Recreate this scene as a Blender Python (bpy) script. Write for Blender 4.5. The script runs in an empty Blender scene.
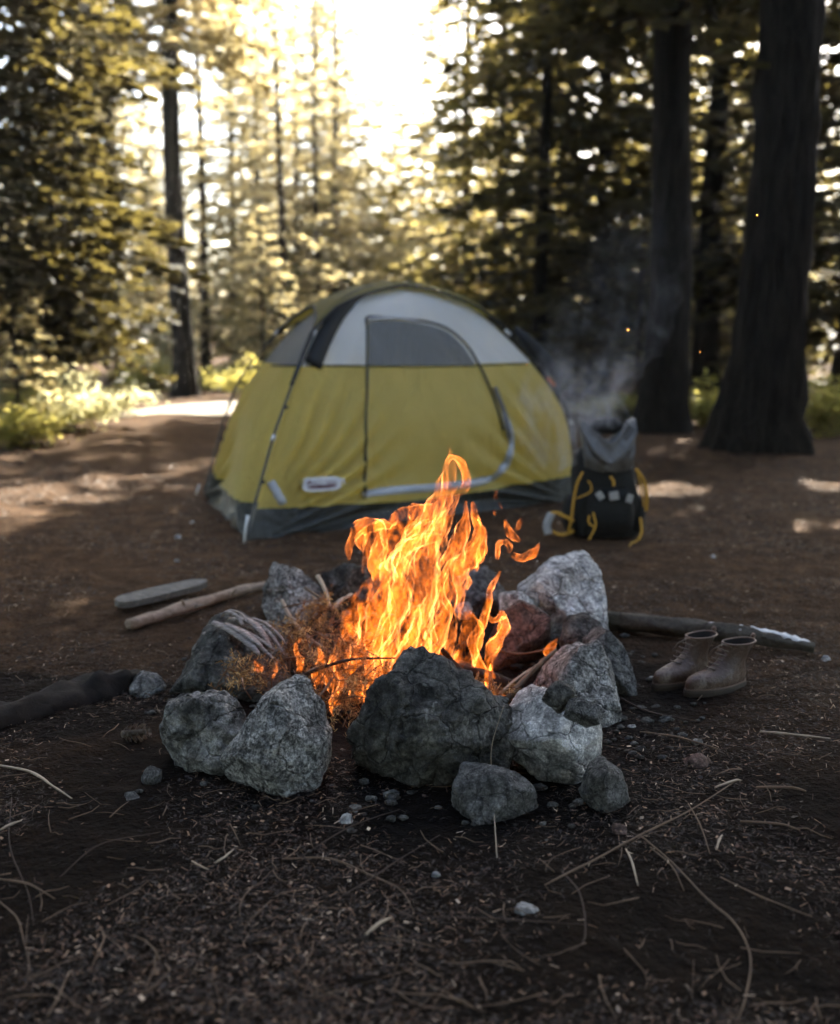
import bpy, bmesh, math, random
import numpy as np
from mathutils import Vector, Matrix, noise
from mathutils.bvhtree import BVHTree
R = math.radians
random.seed(7)
S = bpy.context.scene
COL = S.collection

# ------------------------------------------------------------------ camera
PITCH = math.atan2(177, 1050)
CP, SP = math.cos(PITCH), math.sin(PITCH)
EYE = Vector((0, 0, 1.25))
def ray(px, py):
    return Vector((px-420, 1050*CP+(512-py)*SP, -1050*SP+(512-py)*CP))
def at(px, py, Y):
    d = ray(px, py); return EYE + d*(Y/d.y)
def nz(x, y, z=0, s=1.0):
    return noise.noise(Vector((x*s, y*s, z)))
def gh(x, y):
    h = 0.035*nz(x, y, 1, .55) + 0.014*nz(x, y, 5, 1.9)
    # flat where the tent stands
    w = max(0, 1-((x+.2)**2+(y-7.9)**2)/7.0)
    h *= (1-.8*w)
    # fire bed a little hollow
    w = max(0, 1-((x-.02)**2+(y-3.75)**2)/.6)
    h -= .05*w
    # roots lift the soil at the big tree, land rises far behind
    w = math.exp(-((x-3.45)**2+(y-10.6)**2)/1.6); h += .13*w
    if y > 13: h += .010*(y-13)*(1 if y < 45 else 45/y)
    if x < -2.2 and y < 16: h += .05*min(1, (-2.2-x)/2)*min(1, max(0, (y-5)/3))
    return h
def ground(px, py, dz=0.0):
    d = ray(px, py); t = (0-EYE.z)/d.z
    p = EYE+d*t
    for _ in range(6):
        t = (gh(p.x, p.y)+dz-EYE.z)/d.z; p = EYE+d*t
    return p

cam = bpy.data.cameras.new("camera"); co = bpy.data.objects.new("camera", cam); COL.objects.link(co)
co.location = EYE; co.rotation_euler = (math.pi/2-PITCH, 0, 0)
cam.sensor_fit = 'HORIZONTAL'; cam.sensor_width = 24; cam.lens = 30
cam.clip_start = .05; cam.clip_end = 2000
cam.dof.use_dof = True; cam.dof.focus_distance = 3.1; cam.dof.aperture_fstop = 1.3
S.camera = co

# ------------------------------------------------------------------ helpers
def link(o, parent=None):
    COL.objects.link(o)
    if parent is not None:
        o.parent = parent
    return o
def tag(o, label=None, cat=None, group=None, kind=None):
    if label: o["label"] = label
    if cat: o["category"] = cat
    if group: o["group"] = group
    if kind: o["kind"] = kind
    return o
def empty(name, loc=(0, 0, 0), rz=0):
    o = bpy.data.objects.new(name, None); link(o); o.location = loc; o.rotation_euler.z = rz
    o.empty_display_size = .1
    return o
def mesh_obj(name, V, F, mat=None, parent=None, loc=None, smooth=False, attrs=None, mats=None, midx=None):
    """V, F world coordinates; loc = origin. Children keep world coordinates relative to the parent's location."""
    me = bpy.data.meshes.new(name)
    V = np.asarray(V, dtype=np.float64).reshape(-1, 3)
    off = np.zeros(3)
    if parent is not None and parent.rotation_euler.z == 0: off = np.array(parent_world(parent))
    if loc is not None: off2 = np.array(loc)
    else: off2 = off
    V = V-off2
    if isinstance(F, np.ndarray):
        n = F.shape[0]; k = F.shape[1]
        me.vertices.add(len(V)); me.vertices.foreach_set("co", V.ravel().astype(np.float32))
        me.loops.add(n*k); me.loops.foreach_set("vertex_index", F.ravel().astype(np.int32))
        me.polygons.add(n)
        me.polygons.foreach_set("loop_start", (np.arange(n)*k).astype(np.int32))
        me.polygons.foreach_set("loop_total", np.full(n, k, dtype=np.int32))
        me.update(calc_edges=True)
    else:
        me.from_pydata(V.tolist(), [], F); me.update()
    if smooth: me.polygons.foreach_set("use_smooth", [True]*len(me.polygons))
    if attrs:
        for an, dat in attrs.items():
            a = me.attributes.new(an, 'FLOAT', 'POINT'); a.data.foreach_set("value", np.asarray(dat, dtype=np.float32))
    o = bpy.data.objects.new(name, me)
    if mats:
        for m in mats: me.materials.append(m)
        if midx is not None: me.polygons.foreach_set("material_index", np.asarray(midx, dtype=np.int32))
    elif mat: me.materials.append(mat)
    link(o, parent)
    o.location = Vector(off2-off) if parent is not None else Vector(off2)
    return o
def parent_world(p):
    v = Vector(p.location)
    if p.parent: v += parent_world(p.parent)
    return v
class MB:
    def __init__(s): s.V = []; s.F = []
    def add(s, V, F):
        b = len(s.V); s.V += [tuple(v) for v in V]; s.F += [tuple(i+b for i in f) for f in F]
    def tube(s, pts, rad, n=6, cap=True, wob=0, flat=1.0, ridge=0):
        pts = [Vector(p) for p in pts]
        if not hasattr(rad, '__len__'): rad = [rad]*len(pts)
        V = []; F = []
        up = Vector((0, 0, 1))
        prev = None
        for i, p in enumerate(pts):
            t = (pts[min(i+1, len(pts)-1)]-pts[max(i-1, 0)])
            t = t.normalized() if t.length > 1e-9 else Vector((0, 0, 1))
            if prev is None:
                a = t.cross(up)
                if a.length < .1: a = t.cross(Vector((1, 0, 0)))
                a.normalize()
            else:
                a = (prev-t*prev.dot(t)).normalized()
            prev = a; b = t.cross(a)
            for k in range(n):
                th = 2*math.pi*k/n
                r = rad[i]*(1+wob*noise.noise(Vector((p.x*9+math.cos(th)*1.5, p.y*9+math.sin(th)*1.5, p.z*9+i*.31))))
                if ridge: r *= 1+ridge*noise.noise(Vector((math.cos(th)*5, math.sin(th)*5, p.z*1.4)))+ridge*.8*noise.noise(Vector((math.cos(th)*12, math.sin(th)*12, p.z*2.5)))+(.35*math.exp(-max(0, p.z)*2.2)*noise.noise(Vector((math.cos(th)*2.2, math.sin(th)*2.2, 3))))
                V.append(p+a*math.cos(th)*r+b*math.sin(th)*r*flat)
        m = len(pts)
        for i in range(m-1):
            for k in range(n):
                F.append((i*n+k, i*n+(k+1) % n, (i+1)*n+(k+1) % n, (i+1)*n+k))
        if cap:
            F.append(tuple(range(n-1, -1, -1))); F.append(tuple((m-1)*n+k for k in range(n)))
        s.add(V, F)
    def ribbon(s, pts, w, th, nrm):
        """strip of width w, thickness th; nrm = vector or list of face normals"""
        pts = [Vector(p) for p in pts]; V = []; F = []
        if not hasattr(w, '__len__'): w = [w]*len(pts)
        for i, p in enumerate(pts):
            t = (pts[min(i+1, len(pts)-1)]-pts[max(i-1, 0)]).normalized()
            n_ = Vector(nrm[i] if isinstance(nrm, list) else nrm)
            sd = t.cross(n_).normalized(); n_ = sd.cross(t).normalized()
            for a, b in ((-1, -1), (1, -1), (1, 1), (-1, 1)):
                V.append(p+sd*a*w[i]/2+n_*b*th/2)
        m = len(pts)
        for i in range(m-1):
            for k in range(4): F.append((i*4+k, i*4+(k+1) % 4, i*4+4+(k+1) % 4, i*4+4+k))
        F.append((3, 2, 1, 0)); F.append(tuple(4*(m-1)+k for k in range(4)))
        s.add(V, F)
    def box(s, c, sz, rot=None):
        c = Vector(c); V = []
        for x in (-.5, .5):
            for y in (-.5, .5):
                for z in (-.5, .5):
                    v = Vector((x*sz[0], y*sz[1], z*sz[2]))
                    if rot: v = rot @ v
                    V.append(c+v)
        s.add(V, [(0, 1, 3, 2), (4, 6, 7, 5), (0, 4, 5, 1), (2, 3, 7, 6), (0, 2, 6, 4), (1, 5, 7, 3)])
    def build(s, name, mat, parent=None, loc=None, smooth=True):
        return mesh_obj(name, s.V, s.F, mat, parent, loc, smooth)
def catmull(P, n=8):
    P = [Vector(p) for p in P]; Q = [P[0]*2-P[1]]+P+[P[-1]*2-P[-2]]; out = []
    for i in range(1, len(Q)-2):
        for k in range(n):
            t = k/n; a, b, c, d = Q[i-1:i+3]
            out.append(.5*((2*b)+(c-a)*t+(2*a-5*b+4*c-d)*t*t+(3*b-a-3*c+d)*t**3))
    out.append(P[-1].copy()); return out
def interp(x, xs, ys): return float(np.interp(x, xs, ys))

# ------------------------------------------------------------------ materials
class NT:
    def __init__(s, name):
        s.m = bpy.data.materials.new(name); s.m.use_nodes = True; s.t = s.m.node_tree; s.t.nodes.clear()
        s.out = s.n('ShaderNodeOutputMaterial'); s.tc = s.n('ShaderNodeTexCoord')
    def n(s, typ, **kw):
        nd = s.t.nodes.new(typ)
        for k, v in kw.items():
            if hasattr(nd, k): setattr(nd, k, v)
        return nd
    def l(s, a, b): s.t.links.new(a, b)
    def noise(s, scale, detail=4, rough=.55, vec=None, dist=0, kind='ShaderNodeTexNoise'):
        nd = s.n(kind); nd.inputs['Scale'].default_value = scale
        if 'Detail' in nd.inputs: nd.inputs['Detail'].default_value = detail
        if 'Roughness' in nd.inputs: nd.inputs['Roughness'].default_value = rough
        if 'Distortion' in nd.inputs: nd.inputs['Distortion'].default_value = dist
        s.l(vec if vec else s.tc.outputs['Object'], nd.inputs['Vector'])
        return nd
    def ramp(s, src, stops, interp='LINEAR'):
        nd = s.n('ShaderNodeValToRGB'); nd.color_ramp.interpolation = interp
        e = nd.color_ramp.elements
        while len(e) < len(stops): e.new(.5)
        for el, (p, c) in zip(e, stops):
            el.position = p; el.color = (c[0], c[1], c[2], 1) if hasattr(c, '__len__') else (c, c, c, 1)
        s.l(src, nd.inputs[0]); return nd.outputs[0]
    def mix(s, f, a, b, typ='MIX'):
        nd = s.n('ShaderNodeMix', data_type='RGBA', blend_type=typ)
        for sock, v in ((nd.inputs[0], f), (nd.inputs[6], a), (nd.inputs[7], b)):
            if hasattr(v, 'links') or isinstance(v, bpy.types.NodeSocket): s.l(v, sock)
            elif hasattr(v, '__len__'): sock.default_value = (v[0], v[1], v[2], 1)
            else: sock.default_value = v
        return nd.outputs[2]
    def math(s, op, a, b=0, c=None):
        nd = s.n('ShaderNodeMath', operation=op)
        for i, v in enumerate((a, b) if c is None else (a, b, c)):
            if isinstance(v, bpy.types.NodeSocket): s.l(v, nd.inputs[i])
            else: nd.inputs[i].default_value = v
        return nd.outputs[0]
    def bump(s, h, strength=.5, dist=.01, nrm=None):
        nd = s.n('ShaderNodeBump'); nd.inputs['Strength'].default_value = strength; nd.inputs['Distance'].default_value = dist
        s.l(h, nd.inputs['Height'])
        if nrm: s.l(nrm, nd.inputs['Normal'])
        return nd.outputs[0]
    def bsdf(s, col, rough=.8, nrm=None, spec=.3, metal=0, coat=0):
        nd = s.n('ShaderNodeBsdfPrincipled')
        if isinstance(col, bpy.types.NodeSocket): s.l(col, nd.inputs['Base Color'])
        else: nd.inputs['Base Color'].default_value = (*col, 1)
        if isinstance(rough, bpy.types.NodeSocket): s.l(rough, nd.inputs['Roughness'])
        else: nd.inputs['Roughness'].default_value = rough
        nd.inputs['Specular IOR Level'].default_value = spec; nd.inputs['Metallic'].default_value = metal
        if nrm: s.l(nrm, nd.inputs['Normal'])
        return nd
    def finish(s, sh): s.l(sh.outputs[0] if hasattr(sh, 'outputs') else sh, s.out.inputs['Surface']); return s.m
    def attr(s, name):
        nd = s.n('ShaderNodeAttribute'); nd.attribute_name = name; return nd.outputs['Fac']
    def mapping(s, scale, src='Object'):
        nd = s.n('ShaderNodeMapping'); nd.inputs['Scale'].default_value = scale
        s.l(s.tc.outputs[src], nd.inputs['Vector']); return nd.outputs[0]

def mat_plain(name, col, rough=.7, spec=.3, var=.25, bscale=60, bstr=.3, metal=0, bdist=.003, nscale=6):
    t = NT(name); n1 = t.noise(nscale, 5)
    c = t.mix(n1.outputs['Fac'], [x*(1-var) for x in col], [min(1, x*(1+var)) for x in col])
    b = t.noise(bscale, 4)
    return t.finish(t.bsdf(c, rough, t.bump(b.outputs['Fac'], bstr, bdist), spec, metal))

def mat_ground():
    t = NT('forest_soil')
    big = t.noise(.7, 5, .6); mid = t.noise(7, 6, .65); fine = t.noise(75, 5, .7)
    v = t.noise(38, 3, .5, kind='ShaderNodeTexVoronoi')
    c = t.ramp(mid.outputs['Fac'], [(.25, (.020, .013, .008)), (.5, (.046, .031, .020)), (.8, (.10, .07, .047))])
    c2 = t.ramp(fine.outputs['Fac'], [(.3, (.55, .5, .45)), (.55, (1, 1, 1)), (.78, (2.2, 2.0, 1.7))])
    c = t.mix(1.0, c, c2, 'MULTIPLY')
    # foreground shade painted into the soil colour, warmer brown dirt by the tent
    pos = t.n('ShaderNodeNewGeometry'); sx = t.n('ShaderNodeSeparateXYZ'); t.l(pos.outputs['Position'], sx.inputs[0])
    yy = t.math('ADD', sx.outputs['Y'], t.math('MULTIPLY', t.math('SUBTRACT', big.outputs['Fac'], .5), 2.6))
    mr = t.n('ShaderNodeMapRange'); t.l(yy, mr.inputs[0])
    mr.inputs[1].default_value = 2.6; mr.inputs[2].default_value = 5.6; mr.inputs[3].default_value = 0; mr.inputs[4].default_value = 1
    fore_shade = t.mix(mr.outputs[0], (.15, .115, .085), (1.45, 1.18, .88))
    c = t.mix(1.0, c, fore_shade, 'MULTIPLY')
    # soot and ash in the soil round the ring; left patch is painted shadow
    def soot_shade(cx, cy, rx, ry):
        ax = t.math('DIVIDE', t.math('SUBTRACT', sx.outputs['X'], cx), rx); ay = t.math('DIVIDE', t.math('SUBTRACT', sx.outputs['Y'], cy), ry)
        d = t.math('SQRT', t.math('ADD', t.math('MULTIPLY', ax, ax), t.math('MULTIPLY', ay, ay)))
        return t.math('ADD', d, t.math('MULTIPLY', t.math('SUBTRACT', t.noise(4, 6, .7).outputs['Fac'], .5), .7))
    sd = t.math('MINIMUM', soot_shade(.05, 3.6, 1.05, 1.35), soot_shade(-1.55, 3.45, .9, .42))
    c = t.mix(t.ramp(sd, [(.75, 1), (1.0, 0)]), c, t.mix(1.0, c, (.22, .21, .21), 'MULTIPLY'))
    h = t.math('ADD', t.math('MULTIPLY', fine.outputs['Fac'], .5), t.math('ADD', mid.outputs['Fac'], t.math('MULTIPLY', v.outputs['Distance'], .5)))
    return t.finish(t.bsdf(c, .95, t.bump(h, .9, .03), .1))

def mat_rock(name, c1, c2, lichen=.3, seed=0, soil=True, speck=.5, scale=1.0):
    t = NT(name)
    mp = t.mapping((1, 1, 1)); 
    big = t.noise(5*scale, 8, .62, mp, .4); fine = t.noise(80*scale, 5, .85, mp); med = t.noise(22*scale, 7, .7, mp, .2)
    vo = t.noise(13*scale, 3, .5, mp, kind='ShaderNodeTexVoronoi'); vo.feature = 'DISTANCE_TO_EDGE'
    c = t.mix(t.ramp(big.outputs['Fac'], [(.36, 0), (.64, 1)]), c1, c2)
    g = t.ramp(fine.outputs['Fac'], [(.40, .15), (.5, .85), (.6, 2.1)])
    c = t.mix(speck, c, t.mix(1.0, c, g, 'MULTIPLY'))
    m = t.ramp(med.outputs['Fac'], [(.38, .25), (.5, .95), (.62, 1.6)])
    c = t.mix(.8, c, t.mix(1.0, c, m, 'MULTIPLY'))
    wv = t.n('ShaderNodeVectorMath', operation='ADD'); wn = t.noise(7*scale, 4, .6, mp); wm = t.n('ShaderNodeVectorMath', operation='SCALE'); wm.inputs[3].default_value = .09/scale
    t.l(wn.outputs['Color'], wm.inputs[0]); t.l(mp, wv.inputs[0]); t.l(wm.outputs[0], wv.inputs[1])
    ck = t.n('ShaderNodeTexVoronoi', feature='DISTANCE_TO_EDGE'); ck.inputs['Scale'].default_value = 8*scale; t.l(wv.outputs[0], ck.inputs['Vector'])
    crack = t.ramp(ck.outputs['Distance'], [(0, .25), (.035, 1)])
    c = t.mix(.6, c, t.mix(1.0, c, crack, 'MULTIPLY'))
    lf = t.ramp(t.noise(9*scale, 6, .7, mp, 1.2).outputs['Fac'], [(.60, 0), (.64, 1)])
    c = t.mix(t.math('MULTIPLY', lf, lichen), c, (.42, .42, .38))
    h = t.math('ADD', t.math('MULTIPLY', med.outputs['Fac'], 1.0), t.math('MULTIPLY', fine.outputs['Fac'], .35))
    h = t.math('ADD', h, t.math('MULTIPLY', crack, .5))
    return t.finish(t.bsdf(c, .88, t.bump(h, 1.0, .035), .25))

def mat_leaf(name, front, trans, var=.5, tw=.5, scale=1.3):
    t = NT(name); n1 = t.noise(scale, 3); oi = t.n('ShaderNodeObjectInfo')
    k = t.attr('tone')
    c = t.mix(k, [x*(1-var) for x in front], [x*(1+var) for x in front])
    c2 = t.mix(k, [x*(1-var*.6) for x in trans], [min(1, x*(1+var*.6)) for x in trans])
    d = t.bsdf(c, .6, None, .25)
    tr = t.n('ShaderNodeBsdfTranslucent'); t.l(c2, tr.inputs[0])
    mx = t.n('ShaderNodeMixShader'); mx.inputs[0].default_value = tw
    t.l(d.outputs[0], mx.inputs[1]); t.l(tr.outputs[0], mx.inputs[2])
    return t.finish(mx)

def mat_fabric(name, col, trans, tw=.45, rough=.55, weave=900, wr=.35, var=.12):
    t = NT(name)
    n1 = t.noise(3, 4); wv = t.noise(weave*.25, 2)
    st = t.noise(2.2, 5, .6, t.mapping((1, 1, .35)), 1.5)
    c = t.mix(n1.outputs['Fac'], [x*(1-var) for x in col], [x*(1+var) for x in col])
    c2 = t.mix(n1.outputs['Fac'], [x*(1-var) for x in trans], [x*(1+var) for x in trans])
    h = t.math('ADD', t.math('MULTIPLY', wv.outputs['Fac'], .03), st.outputs['Fac'])
    nb = t.bump(h, wr, .05)
    d = t.bsdf(c, rough, nb, .35)
    tr = t.n('ShaderNodeBsdfTranslucent'); t.l(c2, tr.inputs[0]); t.l(nb, tr.inputs['Normal'])
    mx = t.n('ShaderNodeMixShader'); mx.inputs[0].default_value = tw
    t.l(d.outputs[0], mx.inputs[1]); t.l(tr.outputs[0], mx.inputs[2])
    return t.finish(mx)

def mat_bark(name, c1, c2):
    t = NT(name); mp = t.mapping((9, 9, 1.6)); a = t.noise(1.6, 8, .7, mp, .6)
    v = t.noise(1.5, 3, .5, mp, kind='ShaderNodeTexVoronoi')
    c = t.mix(t.ramp(a.outputs['Fac'], [(.35, 0), (.65, 1)]), c1, c2)
    h = t.math('ADD', a.outputs['Fac'], v.outputs['Distance'])
    return t.finish(t.bsdf(c, .95, t.bump(h, 1, .05), .1))

def mat_wood(name, c1, c2, sc=(1, 1, 1)):
    t = NT(name); mp = t.mapping(sc); a = t.noise(6, 7, .65, mp, .5)
    c = t.mix(t.ramp(a.outputs['Fac'], [(.3, 0), (.7, 1)]), c1, c2)
    return t.finish(t.bsdf(c, .85, t.bump(a.outputs['Fac'], .7, .01), .2))

def mat_flame(name='flame_gas', k=1.0):
    t = NT(name); lw = t.n('ShaderNodeLayerWeight'); lw.inputs[0].default_value = .5
    vt = t.attr('along'); vu = t.attr('heat')
    mp = t.mapping((1, 1, .42)); n1 = t.noise(14, 5, .6, mp, 1.6); n2 = t.noise(38, 4, .6, mp, 2.2)
    edge = t.math('POWER', lw.outputs['Facing'], 2.4)
    fil = t.ramp(n2.outputs['Fac'], [(.44, 0), (.5, 1), (.56, 0)])
    hole = t.ramp(n1.outputs['Fac'], [(.42, .0), (.51, .55), (.62, 1.7)])
    s = t.ramp(lw.outputs['Facing'], [(0, .13), (.45, .21), (.72, .48), (.9, .72), (.97, .35), (1, .0)]); s = t.math('ADD', t.math('MULTIPLY', s, 2.0), t.math('MULTIPLY', fil, .30))
    s = t.math('MULTIPLY', s, hole)
    fade = t.ramp(vt, [(0, .0), (.10, .9), (.75, .9), (1, .25)])
    s = t.math('MULTIPLY', t.math('MULTIPLY', s, fade), .18*k)
    col = t.ramp(vu, [(0, (1, .19, .012)), (.5, (1, .25, .035)), (1, (1, .40, .20))])
    col = t.mix(t.math('MULTIPLY', edge, .75), col, (1, .40, .15))
    em = t.n('ShaderNodeEmission'); t.l(col, em.inputs[0]); t.l(s, em.inputs[1])
    tp = t.n('ShaderNodeBsdfTransparent')
    ad = t.n('ShaderNodeAddShader'); t.l(em.outputs[0], ad.inputs[0]); t.l(tp.outputs[0], ad.inputs[1])
    return t.finish(ad)
def mat_emit(name, col, st):
    t = NT(name); em = t.n('ShaderNodeEmission'); n1 = t.noise(60, 3)
    t.l(t.mix(n1.outputs['Fac'], col, [c*.5 for c in col]), em.inputs[0]); em.inputs[1].default_value = st
    return t.finish(em)

M = {}
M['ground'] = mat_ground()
M['rock_dark'] = mat_rock('dark_basalt', (.035, .034, .03), (.17, .165, .145), .5)
M['rock_grey'] = mat_rock('grey_granite', (.16, .157, .142), (.38, .37, .34), .35, speck=.95)
M['rock_pale'] = mat_rock('pale_granite', (.38, .375, .35), (.72, .71, .68), .3, speck=.5)
M['rock_mott'] = mat_rock('mottled_stone', (.06, .058, .05), (.4, .39, .36), .5)
M['rock_red'] = mat_rock('reddish_stone', (.10, .06, .045), (.24, .17, .14), .2)
M['rock_small'] = mat_rock('small_stone', (.10, .098, .09), (.22, .215, .2), .2, scale=2)
M['bark'] = mat_bark('bark', (.018, .014, .010), (.065, .05, .036))
M['bark_big'] = mat_bark('old_bark', (.007, .0055, .004), (.024, .019, .014))
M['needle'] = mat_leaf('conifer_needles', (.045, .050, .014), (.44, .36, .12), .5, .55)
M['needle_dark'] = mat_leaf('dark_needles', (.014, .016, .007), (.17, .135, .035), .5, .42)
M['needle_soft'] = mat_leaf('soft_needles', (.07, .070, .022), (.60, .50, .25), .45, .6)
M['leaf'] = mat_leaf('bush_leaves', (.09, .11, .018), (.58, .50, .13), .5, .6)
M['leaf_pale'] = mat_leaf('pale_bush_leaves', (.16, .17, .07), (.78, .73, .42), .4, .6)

# ------------------------------------------------------------------ world + sun
SUN_EL, SUN_AZ = R(37), R(20)          # azimuth measured from +Y towards +X
w = bpy.data.worlds.new("World"); S.world = w; w.use_nodes = True
nt = w.node_tree; bg = nt.nodes['Background']; sky = nt.nodes.new('ShaderNodeTexSky')
sky.sky_type = 'NISHITA'; sky.sun_disc = False; sky.sun_elevation = SUN_EL; sky.sun_rotation = SUN_AZ
sky.air_density = 1.0; sky.dust_density = 2.0; sky.ozone_density = .3
nt.links.new(sky.outputs[0], bg.inputs[0]); bg.inputs[1].default_value = .085
sl = bpy.data.lights.new("sun", 'SUN'); so = bpy.data.objects.new("sun", sl); COL.objects.link(so)
sl.energy = 5.0; sl.angle = R(.53); sl.color = (1, .92, .78)
sdir = Vector((math.sin(SUN_AZ)*math.cos(SUN_EL), math.cos(SUN_AZ)*math.cos(SUN_EL), math.sin(SUN_EL)))
so.rotation_euler = (-sdir).to_track_quat('-Z', 'Y').to_euler(); so.location = sdir*60
S.view_settings.view_transform = 'Standard'; S.view_settings.look = 'None'
S.view_settings.gamma = 1; S.view_settings.exposure = 3.05; S.view_settings.use_curve_mapping = False
S.cycles.max_bounces = 5; S.cycles.transparent_max_bounces = 40; S.cycles.diffuse_bounces = 2; S.cycles.glossy_bounces = 2
S.cycles.transmission_bounces = 4; S.cycles.volume_bounces = 0
S.cycles.use_light_tree = False; S.cycles.use_denoising = True; S.cycles.caustics_reflective = False; S.cycles.caustics_refractive = False
S.cycles.sample_clamp_indirect = 4
try: S.cycles.use_adaptive_sampling = True; S.cycles.adaptive_threshold = .04
except Exception: pass

# ------------------------------------------------------------------ ground
def build_ground():
    def axis(lo, dense0, dense1, hi, step, g=1.12):
        a = list(np.arange(dense0, dense1+1e-6, step)); s = step; x = dense1
        while x < hi: s *= g; x += s; a.append(min(x, hi))
        s = step; x = dense0; pre = []
        while x > lo: s *= g; x -= s; pre.append(max(x, lo))
        return np.array(pre[::-1]+a)
    xs = axis(-400, -2.2, 2.2, 400, .022, 1.045); ys = axis(-60, 1.4, 5.2, 700, .022, 1.04)
    V = []; nx, ny = len(xs), len(ys)
    for y in ys:
        near = max(0, 1-max(0, y-5)/8)
        for x in xs:
            h = gh(x, y)
            if near > 0 and abs(x) < 8 and y > -1:
                h += near*(.010*nz(x, y, 9, 6)+.007*nz(x, y, 3, 17)+.004*nz(x, y, 4, 42))
            V.append((x, y, h))
    i = np.arange(nx*ny).reshape(ny, nx)
    F = np.stack([i[:-1, :-1].ravel(), i[:-1, 1:].ravel(), i[1:, 1:].ravel(), i[1:, :-1].ravel()], 1)
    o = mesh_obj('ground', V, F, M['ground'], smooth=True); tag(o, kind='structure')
build_ground()

def build_path():
    t = NT('sunlit_path'); a = t.noise(3, 6, .65); b = t.noise(30, 4, .7)
    c = t.mix(a.outputs['Fac'], (.26, .22, .175), (.5, .45, .38)); m_ = t.finish(t.bsdf(c, .95, t.bump(b.outputs['Fac'], .8, .03), .1))  # sunlight on the far strip is put into this pale colour
    V = []; F = []; nx, ny = 70, 14
    for i in range(nx+1):
        x = -9+16*i/nx; y0 = 16.2+.35*nz(x, 0, 3, .8)-max(0, -x-3.4)*1.25; y1 = y0+3.0+.5*nz(x, 4, 3, .7)
        for j in range(ny+1):
            y = y0+(y1-y0)*j/ny; e = min(j, ny-j, 2)/2; V.append((x, y, gh(x, y)-.03+.055*e+.01*nz(x, y, 2, 4)))
    for i in range(nx):
        for j in range(ny): q = i*(ny+1)+j; F.append((q, q+ny+1, q+ny+2, q+1))
    o = mesh_obj('path', V, F, m_, smooth=True); tag(o, kind='structure')
build_path()
# ------------------------------------------------------------------ rocks
def ico(sub):
    bm = bmesh.new(); bmesh.ops.create_icosphere(bm, subdivisions=sub, radius=1)
    V = [v.co.copy() for v in bm.verts]; F = [tuple(v.index for v in f.verts) for f in bm.faces]; bm.free(); return V, F
ICO = {3: ico(3), 4: ico(4), 5: ico(5), 6: ico(6)}
def rock(name, label, poly, Y, thick, seed, mat, cat='rock', group=None, sub=6, rough=.05, facets=9, tilt=.3, p=60, extra=()):
    rd = random.Random(seed)
    if seed in AUTO:
        Y = ground(420, max(q[1] for q in poly)-5).y+thick*AUTO[seed]
    W = [at(x, y, Y) for x, y in poly]
    cx = sum(v.x for v in W)/len(W); cz = sum(v.z for v in W)/len(W); c = Vector((cx, Y, cz))
    area = sum(W[i].x*W[(i+1) % len(W)].z-W[(i+1) % len(W)].x*W[i].z for i in range(len(W)))
    sg = 1 if area > 0 else -1
    P = []
    hx = max(abs(v.x-cx) for v in W); hz = max(abs(v.z-cz) for v in W); hy = thick/2
    for i in range(len(W)):
        a, b = W[i], W[(i+1) % len(W)]
        e = b-a
        if e.length < 1e-5: continue
        n = Vector((e.z*sg, 0, -e.x*sg)).normalized()
        d = n.dot(a-c)
        n3 = Vector((n.x, rd.uniform(-tilt, tilt), n.z)); L = n3.length
        P.append((n3/L, max(.004, d/L)))
    P.append((Vector((0, -1, .12)).normalized(), hy)); P.append((Vector((0, 1, .1)).normalized(), hy))
    for k in range(facets):
        v = Vector((rd.uniform(-1, 1), -abs(rd.uniform(.5, 1.2)), rd.uniform(-.6, 1))).normalized()
        if k % 3 == 2: v.y = -v.y
        sup = max(v.dot(Vector((q.x-cx, 0, q.z-cz))) for q in W)
        P.append((v, max(sup, .5*abs(v.y)*hy+.5*sup)*rd.uniform(.62, .88)+abs(v.y)*hy*.25))
    for n3, d in extra: P.append((Vector(n3).normalized(), d))
    V0, F = ICO[sub]; V = []; size = (hx*hy*hz)**(1/3)
    so_ = rd.uniform(0, 50)
    for u in V0:
        d = Vector((u.x*hx, u.y*hy, u.z*hz)).normalized()
        s = 0.0
        for n3, dd in P:
            q = n3.dot(d)/dd
            if q > 0: s += q**p
        r = s**(-1/p)
        v = d*r
        q = (v/size)
        q = q+Vector((so_, so_*.7, -so_))
        cell = noise.voronoi(q*1.9)[0]; cell2 = noise.voronoi(q*5)[0]
        f = noise.fractal(q*1.4, .9, 2.0, 3)*.9*rough + (noise.ridged_multi_fractal(q*2.2, .9, 2.1, 4, 1, 2)-1.2)*.30*rough + (min(.5, cell[1]-cell[0])-.25)*.9*rough+(min(.4, cell2[1]-cell2[0])-.2)*.5*rough+noise.noise(q*9)*.25*rough+noise.noise(q*22)*.15*rough
        V.append(c+v+d*size*f)
    o = mesh_obj(name, V, np.array(F), mat, loc=c, smooth=True)
    tag(o, label, cat, group); return o
AUTO = {11: .26, 12: .28, 13: .3, 15: .4, 16: .4, 18: .4, 22: .4, 23: .3, 24: .3, 30: .4, 31: .4, 32: .4, 33: .4, 37: .4, 40: .3, 41: .3, 26: .35, 19: .35}
RG = 'stones ringing the campfire'
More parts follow.
